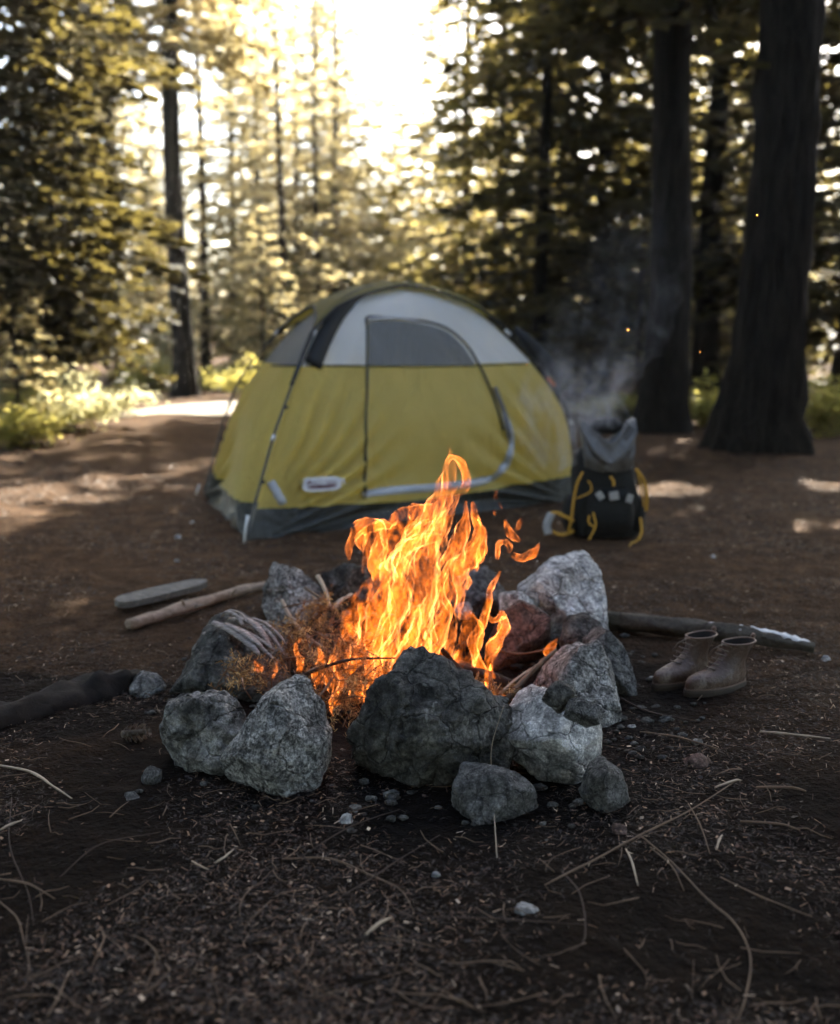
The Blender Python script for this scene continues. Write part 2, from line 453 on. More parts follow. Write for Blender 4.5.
def fire_rocks():
    rock('campfire_rock', 'large dark jagged rock at the front middle of the fire ring', [(352, 770), (346, 735), (362, 706), (378, 680), (396, 660), (430, 657), (466, 674), (508, 702), (512, 735), (498, 775), (455, 792), (390, 790)], 3.12, .52, 11, M['rock_dark'], group=RG, sub=6, rough=.13, p=60, extra=[((.12, -.55, .8), .15), ((-.5, -.7, .25), .20), ((.55, -.7, .1), .22), ((0, -.85, -.35), .19)])
    rock('campfire_rock', 'rounded grey granite rock at the front of the ring, left of the large dark one', [(218, 762), (232, 738), (255, 706), (276, 690), (302, 692), (322, 706), (328, 735), (326, 778), (300, 800), (262, 796), (228, 780)], 3.05, .34, 12, M['rock_grey'], group=RG, sub=6, rough=.07, p=50, extra=[((.1, -.75, .6), .125), ((-.6, -.7, .3), .13)])
    rock('campfire_rock', 'mottled rock with a white crust on top, left front corner of the ring', [(162, 722), (170, 702), (205, 694), (238, 696), (249, 712), (248, 760), (215, 778), (178, 770), (164, 745)], 3.2, .34, 13, M['rock_mott'], group=RG, rough=.13, sub=6)
    rock('campfire_rock', 'pale flat-topped rock carrying two small dark stones, right front of the ring', [(500, 735), (508, 712), (528, 696), (548, 690), (592, 706), (604, 728), (600, 762), (578, 788), (552, 786), (520, 764)], 2.9, .36, 14, M['rock_pale'], group=RG, sub=6, rough=.06, extra=[((0, -.75, .8), .13)])
    rock('campfire_rock', 'low brown-grey stone on the ground between the large dark and the pale rock', [(450, 798), (456, 777), (480, 768), (512, 770), (534, 784), (540, 812), (510, 828), (462, 822)], 2.93, .22, 15, M['rock_small'], group=RG, rough=.07)
    rock('campfire_rock', 'small round grey stone under the right end of the pale rock', [(580, 790), (588, 768), (604, 760), (622, 772), (630, 800), (612, 820), (590, 816)], 2.98, .2, 16, M['rock_small'], group=RG, rough=.06)
    rock('campfire_rock', 'long leaning grey slab along the right side of the ring', [(548, 668), (570, 646), (592, 640), (608, 660), (620, 700), (626, 745), (618, 776), (600, 770), (560, 730), (540, 700)], 3.5, .8, 17, M['rock_grey'], group=RG, sub=6, rough=.07)
    rock('campfire_rock', 'big pale boulder at the back right of the ring', [(518, 620), (520, 588), (548, 566), (586, 559), (598, 568), (603, 600), (602, 640), (560, 650), (525, 645)], 4.35, .5, 18, M['rock_pale'], group=RG, sub=6, rough=.06, facets=4, tilt=.12)
    rock('campfire_rock', 'greenish grey rock outside the right wall of the ring, behind the slab', [(592, 640), (606, 628), (624, 645), (631, 672), (626, 705), (606, 712), (592, 690)], 3.85, .36, 19, M['rock_small'], group=RG, rough=.07)
    rock('campfire_rock', 'reddish heat-stained rock inside the back right of the ring', [(492, 640), (500, 610), (522, 600), (545, 612), (552, 645), (540, 672), (505, 676)], 4.05, .3, 20, M['rock_red'], group=RG, rough=.06)
    rock('campfire_rock', 'pale lump of stone wedged under the big pale boulder', [(500, 612), (506, 594), (524, 590), (534, 602), (528, 620), (508, 624)], 4.22, .2, 21, M['rock_pale'], group=RG, rough=.06, sub=4)
    rock('campfire_rock', 'dark upright rock at the back left of the ring', [(266, 610), (266, 580), (274, 566), (298, 568), (314, 580), (320, 600), (316, 622), (280, 626)], 4.55, .34, 22, M['rock_grey'], group=RG, rough=.09)
    rock('campfire_rock', 'charred low rock at the back of the ring behind the flames, left side', [(318, 600), (322, 574), (345, 564), (372, 570), (380, 596), (370, 612), (330, 614)], 4.75, .34, 23, M['rock_dark'], group=RG, rough=.08)
    rock('campfire_rock', 'dark rock at the back of the ring seen just right of the flames', [(452, 606), (456, 578), (476, 568), (496, 574), (508, 592), (506, 616), (470, 620)], 4.6, .32, 24, M['rock_small'], group=RG, rough=.08)
    rock('campfire_rock', 'small white stone at the right foot of the flames', [(455, 612), (459, 603), (468, 602), (473, 609), (470, 618), (458, 619)], 4.2, .08, 25, M['rock_pale'], group=RG, rough=.05, sub=4)
    rock('campfire_rock', 'large dark rock on the left side of the ring with split bark on top', [(182, 690), (188, 656), (212, 630), (246, 626), (276, 640), (292, 668), (286, 700), (220, 712), (188, 704)], 3.8, .5, 26, M['rock_dark'], group=RG, rough=.09, sub=6)
    rock('campfire_rock', 'dark rock wedged between the slab and the boulder on the right', [(560, 640), (568, 620), (588, 612), (602, 626), (604, 650), (585, 664), (566, 658)], 3.95, .3, 27, M['rock_dark'], group=RG, rough=.08)
    rock('campfire_rock', 'black stone in the gap behind the small stones on the pale rock', [(572, 690), (576, 672), (592, 668), (604, 684), (604, 706), (588, 712)], 3.42, .18, 34, M['rock_dark'], group=RG, rough=.08, sub=4)
    rock('campfire_rock', 'dark stone filling the gap under the pale rock', [(500, 790), (506, 760), (540, 748), (580, 764), (590, 790), (575, 815), (520, 815)], 3.3, .3, 35, M['rock_dark'], group=RG, rough=.08, sub=5)
    rock('campfire_rock', 'dark soot-covered stone between the granite and the large dark rock', [(318, 800), (322, 768), (340, 755), (362, 765), (366, 795), (345, 808)], 3.2, .2, 36, M['rock_dark'], group=RG, rough=.08, sub=5)
    rock('campfire_rock', 'blackened stone low between the mottled rock and the granite rock', [(226, 790), (232, 760), (256, 750), (270, 772), (262, 800), (240, 804)], 3.1, .3, 51, M['rock_dark'], group=RG, rough=.1)
    rock('campfire_rock', 'blackened stone wedged low under the left end of the large dark rock', [(322, 806), (328, 768), (343, 752), (362, 762), (374, 792), (358, 812)], 3.02, .25, 52, M['rock_dark'], group=RG, rough=.1)
    rock('campfire_rock', 'blackened stone under the right end of the large dark rock', [(420, 808), (430, 780), (460, 770), (480, 784), (478, 812), (450, 820)], 3.05, .25, 53, M['rock_dark'], group=RG, rough=.1)
    rock('campfire_rock', 'dark flat stone on the right outside of the ring, beyond the small round one', [(600, 790), (606, 764), (622, 752), (634, 764), (638, 790), (620, 800)], 3.3, .3, 54, M['rock_small'], group=RG, rough=.08)
    SG = 'small loose stones'
    rock('stone', 'dark stone, the upper of two resting on the pale rock', [(542, 702), (547, 686), (562, 682), (575, 690), (574, 704), (558, 713)], 2.73, .10, 28, M['rock_dark'], 'stone', SG, 4, .08)
    rock('stone', 'grey stone, the lower right one of two resting on the pale rock', [(563, 716), (568, 702), (584, 699), (600, 708), (600, 720), (582, 726)], 2.67, .09, 29, M['rock_small'], 'stone', SG, 4, .08)
    rock('stone', 'pale rounded stone alone on the soil left of the fire ring', [(128, 705), (132, 682), (142, 672), (158, 674), (166, 690), (162, 708), (146, 714)], 3.45, .2, 30, M['rock_mott'], 'stone', SG, 5, .08)
    rock('stone', 'small grey stone on the dark soil below the mottled rock', [(141, 782), (144, 770), (153, 766), (161, 772), (161, 785), (150, 791)], 3.02, .08, 31, M['rock_small'], 'stone', SG, 4, .08)
    rock('stone', 'tiny grey stone, the lower left of two below the mottled rock', [(122, 802), (125, 795), (133, 793), (140, 799), (138, 807), (127, 808)], 2.93, .06, 32, M['rock_small'], 'stone', SG, 4, .08)
    rock('stone', 'white elongated pebble lying alone on the front soil', [(512, 910), (518, 905), (538, 909), (543, 916), (538, 922), (518, 918)], 2.35, .045, 33, M['rock_pale'], 'stone', SG, 4, .07)
    rock('stone', 'flat pinkish stone on the litter below the boots', [(683, 765), (690, 756), (704, 755), (712, 761), (711, 769), (694, 772)], 3.25, .09, 37, M['rock_red'], 'stone', SG, 4, .06)
    rock('stone', 'brown stone touching the heel of the right boot', [(742, 668), (744, 662), (752, 660), (757, 666), (755, 674), (745, 675)], 4.1, .08, 38, M['rock_red'], 'stone', SG, 4, .06)
    rock('stone', 'grey pebble just above the flat pinkish stone', [(680, 748), (684, 744), (692, 744), (695, 749), (688, 752)], 3.35, .04, 39, M['rock_small'], 'stone', SG, 3, .06)
    rock('stone', 'pinkish bark-coloured chip of stone right below the ring', [(612, 838), (613, 824), (622, 821), (627, 827), (625, 840), (617, 842)], 2.75, .03, 40, M['rock_red'], 'stone', SG, 3, .04)
    rock('stone', 'white glossy pebble just below the gap right of the granite rock', [(338, 822), (342, 812), (350, 816), (355, 826), (348, 832), (340, 828)], 2.8, .03, 41, M['rock_pale'], 'stone', SG, 3, .05)
    for i, (x, y, s, lb) in enumerate([(178, 538, 4, 'tiny white pebble on open dirt left of the tent, the upper one'), (177, 562, 3.5, 'tiny white pebble on open dirt left of the tent, the lower one'), (192, 523, 3, 'tiny dull pebble near the back left tent peg'),
                                       (632, 728, 5, 'pale pebble beside the right flank of the ring'), (652, 680, 4, 'small pebble left of the boot toes'), (826, 660, 5, 'grey pebble on the soil at the right beyond the log'), (713, 557, 3, 'white speck of a pebble behind the long log'), (436, 876, 5, 'pale pebble on the front soil near the white elongated one')]):
        g = ground(x, y); r = s*g.y/1065
        rock('stone', lb, [(x-s, y), (x-s*.6, y-s*.8), (x+s*.5, y-s*.8), (x+s, y), (x+s*.4, y+s*.6), (x-s*.5, y+s*.6)], g.y, r*1.8, 60+i, M['rock_pale'], 'stone', SG, 3, .05)
fire_rocks()
def rubble():
    m = MB(); rd = random.Random(5)
    for i in range(330):
        a = rd.uniform(0, 6.28); k = rd.gauss(1, .13); x = .03+.80*k*math.cos(a); y = 3.62+.95*k*math.sin(a); r = rd.uniform(.004, .014)*(1 if i % 9 else 1.7)
        V0, F0 = ico(2); q = rd.uniform(0, 9)
        m.add([Vector((x, y, gh(x, y)+r*.25))+Vector((v.x*r*1.3, v.y*r, v.z*r*.7))*(1+.5*noise.noise(v*1.6+Vector((q, q, q)))) for v in V0], F0)
    o = m.build('rubble', M['rock_dark']); tag(o, 'dark bits of broken stone scattered round the feet of the ring stones', 'rubble', kind='stuff')
rubble()

# ------------------------------------------------------------------ tent
def build_tent():
    A = ground(247, 541); B = ground(579, 499); D = ground(204, 494)
    A.z = B.z = D.z = .0
    C = B+D-A; C.z = 0
    O = (A+B+C+D)/4
    def prof(K, pts):
        """heights of a pole over the corner-to-centre line, read off at pixels"""
        e = (O-K); n = e.cross(Vector((0, 0, 1))).normalized(); s = [0]; z = [.0]
        for px, py in pts:
            d = ray(px, py); t = n.dot(K-EYE)/n.dot(d); q = EYE+d*t
            s.append((q-K).dot(e)/e.length_squared); z.append(q.z)
        s.append(1); z.append(1.63)
        return np.array(s), np.array(z)
    pA = prof(A, [(262, 490), (276, 440), (290, 400), (308, 353), (330, 315), (352, 297)])
    pB = prof(B, [(573, 463), (567, 424), (551, 389), (521, 352), (476, 311), (440, 293)])
    pD = prof(D, [(222, 446), (238, 406), (252, 380), (276, 348), (306, 317), (350, 293)])
    pC = pB
    cors = {'A': (A, pA), 'B': (B, pB), 'C': (C, pC), 'D': (D, pD)}
    def pole_z(k, z):
        K, (s, zz) = cors[k]
        # dense inverse of a smooth curve
        pts = dense[k]
        i = int(np.searchsorted(pts[:, 2], z)); i = min(max(i, 1), len(pts)-1)
        a, b = pts[i-1], pts[i]; f = 0 if b[2] == a[2] else min(1, max(0, (z-a[2])/(b[2]-a[2])))
        return Vector(a+(b-a)*f)
    dense = {}
    for k, (K, (s, zz)) in cors.items():
        P = [K.lerp(O, float(ss)) for ss in s]
        for q, z_ in zip(P, zz): q.z = float(z_)
        Q = np.array([list(v) for v in catmull(P, 12)])
        for i in range(1, len(Q)): Q[i, 2] = max(Q[i, 2], Q[i-1, 2]+1e-4)
        dense[k] = Q
    H = 1.63; FL = .17; SE = 1.045
    tent = empty('dome_tent', O); tag(tent, 'olive and white dome tent with a mesh-windowed door, pitched on bare dirt behind the fire', 'tent')
    olive = mat_fabric('olive_nylon', (.60, .48, .14), (.92, .76, .24), .5, .5, wr=1)
    white = mat_fabric('white_nylon', (.80, .80, .78), (.92, .92, .90), .5, .5, wr=.2)
    greyp = mat_fabric('grey_floor_fabric', (.035, .037, .032), (.03, .03, .03), .1, .35, wr=1)
    grey_mesh = mat_fabric('grey_mesh', (.22, .22, .21), (.45, .45, .44), .5, .7, wr=.3)
    black = mat_plain('black_webbing', (.018, .018, .016), .7)
    reflect = mat_fabric('white_piping', (.5, .52, .54), (.5, .5, .5), .2, .4, wr=.1)
    polem = mat_plain('pole_fibre', (.02, .02, .02), .35, .5)
    flyo = mat_fabric('olive_fly', (.14, .115, .03), (.30, .24, .05), .35, .85)
    nrmAB = None
    def surf(k1, k2, u, z, bulge=.05, off=0.0):
        a = pole_z(k1, z); b = pole_z(k2, z)
        v = a.lerp(b, u)
        d = Vector((v.x-O.x, v.y-O.y, 0)); e = (b-a); 
        n = Vector((e.y, -e.x, 0)); n = n.normalized() if n.length > 1e-6 else d.normalized()
        if n.dot(Vector(((cors[k1][0]+cors[k2][0])/2-O))) < 0: n = -n
        zz = z/H
        s4 = 4*u*(1-u)
        v = v+n*(bulge*s4*math.sin(math.pi*min(1, zz*1.05))**.7 if zz < .95 else bulge*s4*.1)
        # wrinkles: folds radiating from the corners, stronger low
        low = max(0, 1-zz*1.2)
        fu = min(u, 1-u)
        ang = math.atan2(z+.05, fu*2.6+.02)
        rad = math.hypot(z, fu*2.6)
        wr = math.sin(ang*34+3*nz(u*3, z*2, 4))*.036*math.exp(-((rad-.55)/.45)**2)*(1 if fu < .45 else .3)
        wr += .022*nz(u*5+ord(k1), z*2.2, 7)+.006*nz(u*14, z*5, 2)
        edge = min(1, fu*14)
        v = v+n*(wr*edge+off)
        return v, n
    def panel(name, k1, k2, z0f, z1f, mat, parent=tent, nu=70, nv=44, bulge=.05, off=0.0, u0=0, u1=1):
        V = []; 
        for j in range(nv+1):
            for i in range(nu+1):
                u = u0+(u1-u0)*i/nu
                za = z0f(u) if callable(z0f) else z0f; zb = z1f(u) if callable(z1f) else z1f
                V.append(surf(k1, k2, u, za+(zb-za)*j/nv, bulge, off)[0])
        F = [(j*(nu+1)+i, j*(nu+1)+i+1, (j+1)*(nu+1)+i+1, (j+1)*(nu+1)+i) for j in range(nv) for i in range(nu)]
        return mesh_obj(name, V, F, mat, parent, smooth=True)
    floor_top = {('A', 'B'): lambda u: .135+.05*(abs(u-.5)*2)**1.5+.02*nz(u*4, 0, 8), ('A', 'D'): lambda u: .15+.07*(abs(u-.5)*2)**2,
                 ('D', 'C'): lambda u: .16, ('C', 'B'): lambda u: .16}
    top = H-.012
    for (k1, k2), ff in floor_top.items():
        nm = 'wall'
        w = panel(nm, k1, k2, ff, SE, olive)
        if (k1, k2) == ('A', 'B'): w['label'] = 'olive front wall'
        panel('wall_panel', k1, k2, SE, top, white if (k1, k2) in (('A', 'B'), ('C', 'B')) else grey_mesh, parent=tent)
        panel('floor_strip', k1, k2, 0.0, ff, greyp, nu=70, nv=10, bulge=.03)
    mesh_obj('floor', [A+Vector((0, 0, .01)), B+Vector((0, 0, .01)), C+Vector((0, 0, .01)), D+Vector((0, 0, .01))], [(0, 1, 2, 3)], greyp, tent)
    # ray surface for placing features on the front and left walls
    def bvh(k1, k2):
        V = []; nu, nv = 60, 60
        for j in range(nv+1):
            for i in range(nu+1): V.append(surf(k1, k2, i/nu, .0+(top)*j/nv)[0])
        F = [(j*(nu+1)+i, j*(nu+1)+i+1, (j+1)*(nu+1)+i+1, (j+1)*(nu+1)+i) for j in range(nv) for i in range(nu)]
        return BVHTree.FromPolygons(V, F)
    bF = bvh('A', 'B'); bL = bvh('A', 'D')
    def on(b, px, py, off=.006):
        h = b.ray_cast(EYE, ray(px, py).normalized())
        if h[0] is None:
            h = b.find_nearest(at(px, py, 7.2))
        n = h[1]
        if n.dot(EYE-h[0]) < 0: n = -n
        return h[0]+n*off, n
    def strip(name, b, pts, wid, mat, off=.007, th=.005, n=6, parent=tent):
        C2 = catmull([Vector((x, y, 0)) for x, y in pts], n); P = []; N = []
        for q in C2:
            p, nn = on(b, q.x, q.y, off); P.append(p); N.append(nn)
        m = MB(); m.ribbon(P, wid, th, N); return m.build(name, mat, parent)
    # door: an outline, zip, window and piping
    door = strip('door', bF, [(364, 499), (365, 460), (366, 410), (367, 366), (367, 330), (367, 318), (385, 318), (420, 321), (445, 328), (464, 343), (477, 362), (488, 385), (497, 410), (503, 430)], .017, mat_plain('dark_piping', (.04, .036, .028), .6), .008)
    strip('piping', bF, [(504, 415), (510, 435), (509, 456), (499, 472), (480, 482), (440, 487), (400, 490), (362, 495)], .055, reflect, .010, n=8, parent=tent)
    z_ = strip('zipper', bF, [(365, 500), (365.5, 440), (367, 366), (367.5, 322)], .009, mat_plain('zip_grey', (.10, .09, .05), .5), .014, parent=tent)
    strip('door_sleeve', bF, [(494, 388), (499, 402), (505, 420), (509, 436)], [.03, .05, .06, .05, .04][0], grey_mesh, .016, .02, parent=tent)
    # window of grey mesh set in the upper half of the door
    outl = [(369, 322), (390, 321), (420, 324), (444, 331), (461, 345), (474, 363)]
    top_c = catmull([Vector((x, y, 0)) for x, y in outl], 8); V = []; F = []; nr = 10
    for q in top_c:
        for j in range(nr+1):
            p, nn = on(bF, q.x, q.y+(366-q.y)*j/nr, .005); V.append(p)
    for i in range(len(top_c)-1):
        for j in range(nr): F.append((i*(nr+1)+j, (i+1)*(nr+1)+j, (i+1)*(nr+1)+j+1, i*(nr+1)+j+1))
    wmesh = mat_fabric('window_mesh', (.20, .195, .18), (.3, .3, .28), .35, .6, wr=1)
    mesh_obj('window', V, F, wmesh, tent, smooth=True)
    strip('window_roll', bF, [(369, 320), (395, 319), (416, 322)], .018, reflect, .016, parent=tent)
    strip('seam', bF, [(290, 366), (340, 366), (400, 366.5), (470, 366), (528, 364)], .012, mat_plain('olive_seam', (.10, .085, .03), .6), .006, .004)
    strip('seam', bL, [(272, 366), (285, 366), (298, 366)], .012, black, .006, .004)
    # badge
    bad = mat_plain('badge_white', (.62, .6, .58), .5, var=.08); red = mat_plain('badge_red', (.10, .02, .03), .5)
    nb = MB(); P = []; 
    cpx, cpy = 322, 484; V = []; F = []
    for (W_, H_, mt, off, nm) in ((19.5, 7.2, bad, .045, 'badge'), (15.5, 4.2, red, .049, 'badge_band')):
        pts = []
        for i in range(32):
            a = 2*math.pi*i/32; x = W_*abs(math.cos(a))**.5*(1 if math.cos(a) > 0 else -1); y = H_*abs(math.sin(a))**.6*(1 if math.sin(a) > 0 else -1)
            pts.append((cpx+x, cpy+y-.06*x))
        hs = [on(bF, cpx+dx, cpy+dy, 0) for dx in (-18, -9, 0, 9, 18) for dy in (-6, 0, 6)]
        n_ = sum((h[1] for h in hs), Vector()).normalized(); c_ = sum((h[0] for h in hs), Vector())/len(hs)
        c_ = c_+n_*(max((h[0]-c_).dot(n_) for h in hs)+.004+off-.045)
        V = [c_]; 
        for x, y in pts:
            d = ray(x, y).normalized(); t = n_.dot(c_-EYE)/n_.dot(d); V.append(EYE+d*t)
        if nm == 'badge': bo = mesh_obj(nm, V, [(0, 1+i, 1+(i+1) % 32) for i in range(32)], mt, tent); bpar = bo
        else: mesh_obj(nm, V, [(0, 1+i, 1+(i+1) % 32) for i in range(32)], mt, bpar)
    fc = bpy.data.curves.new('lettering', 'FONT'); fc.body = 'Coleman'; fc.size = .078; fc.align_x = 'CENTER'; fc.align_y = 'CENTER'; fc.extrude = .0015; fc.offset = .0015
    fo = bpy.data.objects.new('tmp', fc); COL.objects.link(fo); bpy.context.view_layer.update()
    lm = bpy.data.meshes.new_from_object(fo.evaluated_get(bpy.context.evaluated_depsgraph_get())); bpy.data.objects.remove(fo)
    lm.materials.clear(); lm.materials.append(bad); fo = bpy.data.objects.new('lettering', lm); link(fo, bpar)
    bx = (V[1]-V[17]).normalized(); nn = n_; by = nn.cross(bx).normalized()
    if by.z < 0: by = -by
    mt_ = Matrix((bx, by, nn)).transposed()
    fo.rotation_euler = mt_.to_euler(); fo.location = (c_+nn*.004)-parent_world(bpar)
    # poles
    mp = {}
    for k in 'ABCD':
        m = MB(); Q = [Vector(q) for q in dense[k]]
        Q = [q+(Vector((q.x-O.x, q.y-O.y, 0))).normalized()*(.085*math.sin(math.pi*min(1, i/len(Q))) if k == 'D' else .03)*min(1, i/8)+Vector((0, 0, .02)) for i, q in enumerate(Q)]
        m.tube(Q, .0085, 8); pl = m.build('pole', polem, tent)
        # ferrule sleeves and clips
        f = MB(); cl = MB()
        for t in ((.28, .31), (.62, .65)):
            i0 = int(len(Q)*t[0]); f = MB(); f.tube([Q[i0], Q[i0+1]+(Q[i0+1]-Q[i0])*.5], .014, 8)
            f.build('ferrule', mat_plain('ferrule', (.55, .55, .52), .4, .5) if 'ferrule' not in bpy.data.materials else bpy.data.materials['ferrule'], pl)
        for i in range(14, len(Q)-4, 20):
            inn = Vector(dense[k][i]); cl = MB(); cl.tube([Q[i], (Q[i]+inn)/2+Vector((0, 0, -.02)), inn], [.011, .006, .009], 6)
            cl.build('clip', black, pl)
    # peg and pin at the front corner
    m = MB(); m.tube([A+Vector((-.01, -.06, -.02)), A+Vector((.0, -.03, .10)), A+Vector((.01, .0, .16))], [.008, .009, .012], 8)
    m.build('peg', bpy.data.materials['ferrule'], tent)
    m = MB(); m.tube([D+Vector((-.06, -.04, -.02)), D+Vector((-.03, -.02, .08))], .008, 8); m.build('peg', bpy.data.materials['ferrule'], tent)
    strip('corner_tab', bF, [(270, 482), (275, 490), (283, 504)], .055, reflect, .012)
    # dark sleeve along the front left pole, above the seam
    P = []; N = []
    for i in range(14):
        z = SE+.01+(1.57-SE)*i/13; v, n = surf('A', 'B', .035, z, off=.015); P.append(v); N.append(n+Vector((0, 0, .5)))
    m = MB(); m.ribbon(P, [.12-.03*i/13 for i in range(14)], .02, N); m.build('pole_sleeve', black, tent)
    # fly: draped cap standing off the poles
    ring = ['A', 'B', 'C', 'D']; nt_, nr = 96, 16; V = []
    for i in range(nt_):
        side = i*4//nt_; u = i*4/nt_-side; k1, k2 = ring[side], ring[(side+1) % 4]
        fu = 4*u*(1-u)
        zlow = 1.24+(.345 if side == 0 else .14)*fu**.4 if side != 3 else 1.22+.20*fu**.6
        for j in range(nr+1):
            z = zlow+(H-.004-zlow)*(j/nr)**.8
            v = surf(k1, k2, u, min(z, H-.004), bulge=.04)[0]
            d = Vector((v.x-O.x, v.y-O.y, 0)); d = d.normalized() if d.length > 1e-4 else Vector((0, 0, 0))
            f = (1-j/nr)
            V.append(v+d*.06*f**.5+Vector((0, 0, .03+.006*nz(v.x*6, v.y*6))))
    F = []
    for i in range(nt_):
        i2 = (i+1) % nt_
        for j in range(nr): F.append((i*(nr+1)+j, i2*(nr+1)+j, i2*(nr+1)+j+1, i*(nr+1)+j+1))
    F.append(tuple(i*(nr+1)+nr for i in range(nt_)))
    fly = mesh_obj('rain_fly', V, F, flyo, tent, smooth=True)
    m = MB()
    P = [Vector(V[i*(nr+1)]) for i in range(nt_)]; P.append(P[0]); m.tube(P, .009, 6, cap=False); m.build('hem', black, fly)
    # straps from the fly corners down
    for k in 'ABCD':
        a = Vector(V[(ring.index(k)*nt_//4)*(nr+1)]); b = pole_z(k, .93); d = (b-O); d.z = 0; b = b+d.normalized()*.05
        m = MB(); m.ribbon([a, a.lerp(b, .5), b], .03, .006, d.normalized()+Vector((0, 0, .3))); m.build('strap', black, fly)
    # folded dark cover on the far right pole
    a = Vector(pole_z('B', 1.26))+Vector((.10, .05, .05)); b = Vector(pole_z('B', .93))+Vector((.13, .02, .0))
    m = MB(); m.tube([a, a.lerp(b, .3), a.lerp(b, .7), b], [.02, .05, .06, .03], 10, wob=.5); m.build('side_flap', black, tent)
    m = MB(); m.tube([b+Vector((-.10, -.04, -.0)), b+Vector((-.04, -.04, -.06))], .012, 6); m.build('guy_loop', mat_plain('orange_loop', (.8, .18, .02), .5), tent)
    return tent
build_tent()

# ------------------------------------------------------------------ backpack
def superring(cx, cy, z, a, b, n=28, e=.55, ph=0, wob=0, seed=0):
    P = []
    for i in range(n):
        t = 2*math.pi*i/n; c, s_ = math.cos(t), math.sin(t)
        x = a*abs(c)**e*(1 if c > 0 else -1); y = b*abs(s_)**e*(1 if s_ > 0 else -1)
        k = 1+wob*noise.noise(Vector((c*1.7+seed, s_*1.7, z*9)))
        P.append(Vector((cx+x*k, cy+y*k, z)))
    return P
def loft(rings, cap0=True, cap1=True):
    n = len(rings[0]); V = [p for r in rings for p in r]; F = []
    for i in range(len(rings)-1):
        for k in range(n): F.append((i*n+k, i*n+(k+1) % n, (i+1)*n+(k+1) % n, (i+1)*n+k))
    if cap0: F.append(tuple(range(n-1, -1, -1)))
    if cap1: F.append(tuple((len(rings)-1)*n+k for k in range(n)))
    return V, F
def build_pack():
    g = ground(607, 541); c = g+Vector((0, .16, 0)); c.z = gh(c.x, c.y)
    root = empty('backpack', c); tag(root, 'black hiking backpack with yellow straps and grey top, standing right of the tent', 'backpack')
    blk = mat_plain('black_pack_cloth', (.014, .014, .013), .75, .2, bscale=14, bstr=.8, bdist=.02)
    gry = mat_fabric('grey_pack_cloth', (.14, .135, .125), (.1, .1, .1), .08, .5, wr=1.0)
    yel = mat_plain('yellow_webbing', (.46, .24, .025), .6, var=.15)
    wht = mat_plain('white_patch', (.32, .31, .29), .5)
    def L(x, y, z): return c+Vector((x, y, z))
    rings = [superring(c.x, c.y, c.z+z, a, b, wob=.2, seed=2) for z, a, b in ((0, .13, .08), (.02, .19, .13), (.10, .215, .15), (.25, .205, .15), (.40, .195, .14), (.50, .18, .13), (.56, .15, .11), (.58, .09, .06))]
    V, F = loft(rings); mesh_obj('pack_bag', V, F, blk, root, smooth=True)
    # grey rolled top with a sagging fold, two raised corners
    V = []; nx, ny = 30, 18
    for j in range(ny+1):
        for i in range(nx+1):
            u = i/nx*2-1; v = j/ny
            x = u*(.17-.03*v); z = .66-.24*v+ .10*u*u*(1-v)-.05*(1-abs(u))*(1-v)
            y = -.10-.07*math.sin(math.pi*v)-.03*(1-u*u)
            z += .02*math.sin(9*v+4*u*u); y += -.018*math.sin(14*v+5*abs(u))
            V.append(L(x, y, z))
    F = [(j*(nx+1)+i, j*(nx+1)+i+1, (j+1)*(nx+1)+i+1, (j+1)*(nx+1)+i) for j in range(ny) for i in range(nx)]
    b0 = len(V)
    for j in range(ny+1):
        for i in range(nx+1):
            q = V[j*(nx+1)+i]; V.append(q+Vector((0, .16 if j > 0 else .10, .01)))
    F += [tuple(k+b0 for k in f[::-1]) for f in list(F)]
    for i in range(nx): F.append((i, i+b0, i+1+b0, i+1)); q = ny*(nx+1); F.append((q+i+1, q+i+1+b0, q+i+b0, q+i))
    for j in range(ny):
        a = j*(nx+1); F.append((a+nx+1, a+nx+1+b0, a+b0, a)); a += nx; F.append((a, a+b0, a+nx+1+b0, a+nx+1))
    mesh_obj('pack_lid', V, F, gry, root, smooth=True)
    # dark hood behind
    m = MB(); m.tube([L(-.13, -.02, .64), L(-.06, -.03, .69), L(.04, -.03, .70), L(.13, -.02, .66)], [.03, .05, .05, .03], 12, wob=.4); m.build('top_collar', blk, root)
    m = MB(); m.tube([L(.10, -.14, .62), L(.14, -.12, .70), L(.10, -.10, .74)], [.014, .012, .01], 8); m.build('haul_loop', gry, root)
    # front pocket
    rings = [superring(c.x+.02, c.y-.13, c.z+z, a, b, wob=.14, seed=5) for z, a, b in ((.06, .08, .03), (.08, .13, .06), (.18, .145, .075), (.28, .13, .06), (.33, .09, .03))]
    V, F = loft(rings); mesh_obj('pocket', V, F, blk, root, smooth=True)
    for sx in (-1, 1):
        rings = [superring(c.x+sx*.20, c.y-.02, c.z+z, a, b, wob=.14, seed=7+sx) for z, a, b in ((.03, .02, .05), (.06, .05, .08), (.16, .055, .085), (.24, .045, .07), (.27, .02, .04))]
        V, F = loft(rings); mesh_obj('side_pocket', V, F, blk, root, smooth=True)
    def strap(pts, w=.022, name='strap'):
        P = catmull([L(*p) for p in pts], 6); m = MB(); m.ribbon(P, w*.6, .005, Vector((0, -1, .15))); m.build(name, yel, root)
    strap([(-.16, -.15, .43), (-.195, -.17, .36), (-.215, -.18, .26), (-.225, -.18, .16), (-.24, -.16, .05)], .026)
    strap([(.165, -.14, .45), (.215, -.15, .38), (.235, -.16, .28), (.235, -.16, .19)], .034)
    strap([(.175, -.16, .42), (.20, -.17, .33), (.215, -.18, .22)], .016)
    strap([(-.10, -.215, .19), (-.085, -.23, .12), (-.10, -.23, .07), (-.125, -.23, .02)], .02)
    strap([(-.12, -.20, .17), (-.125, -.215, .13), (-.095, -.22, .10)], .018)
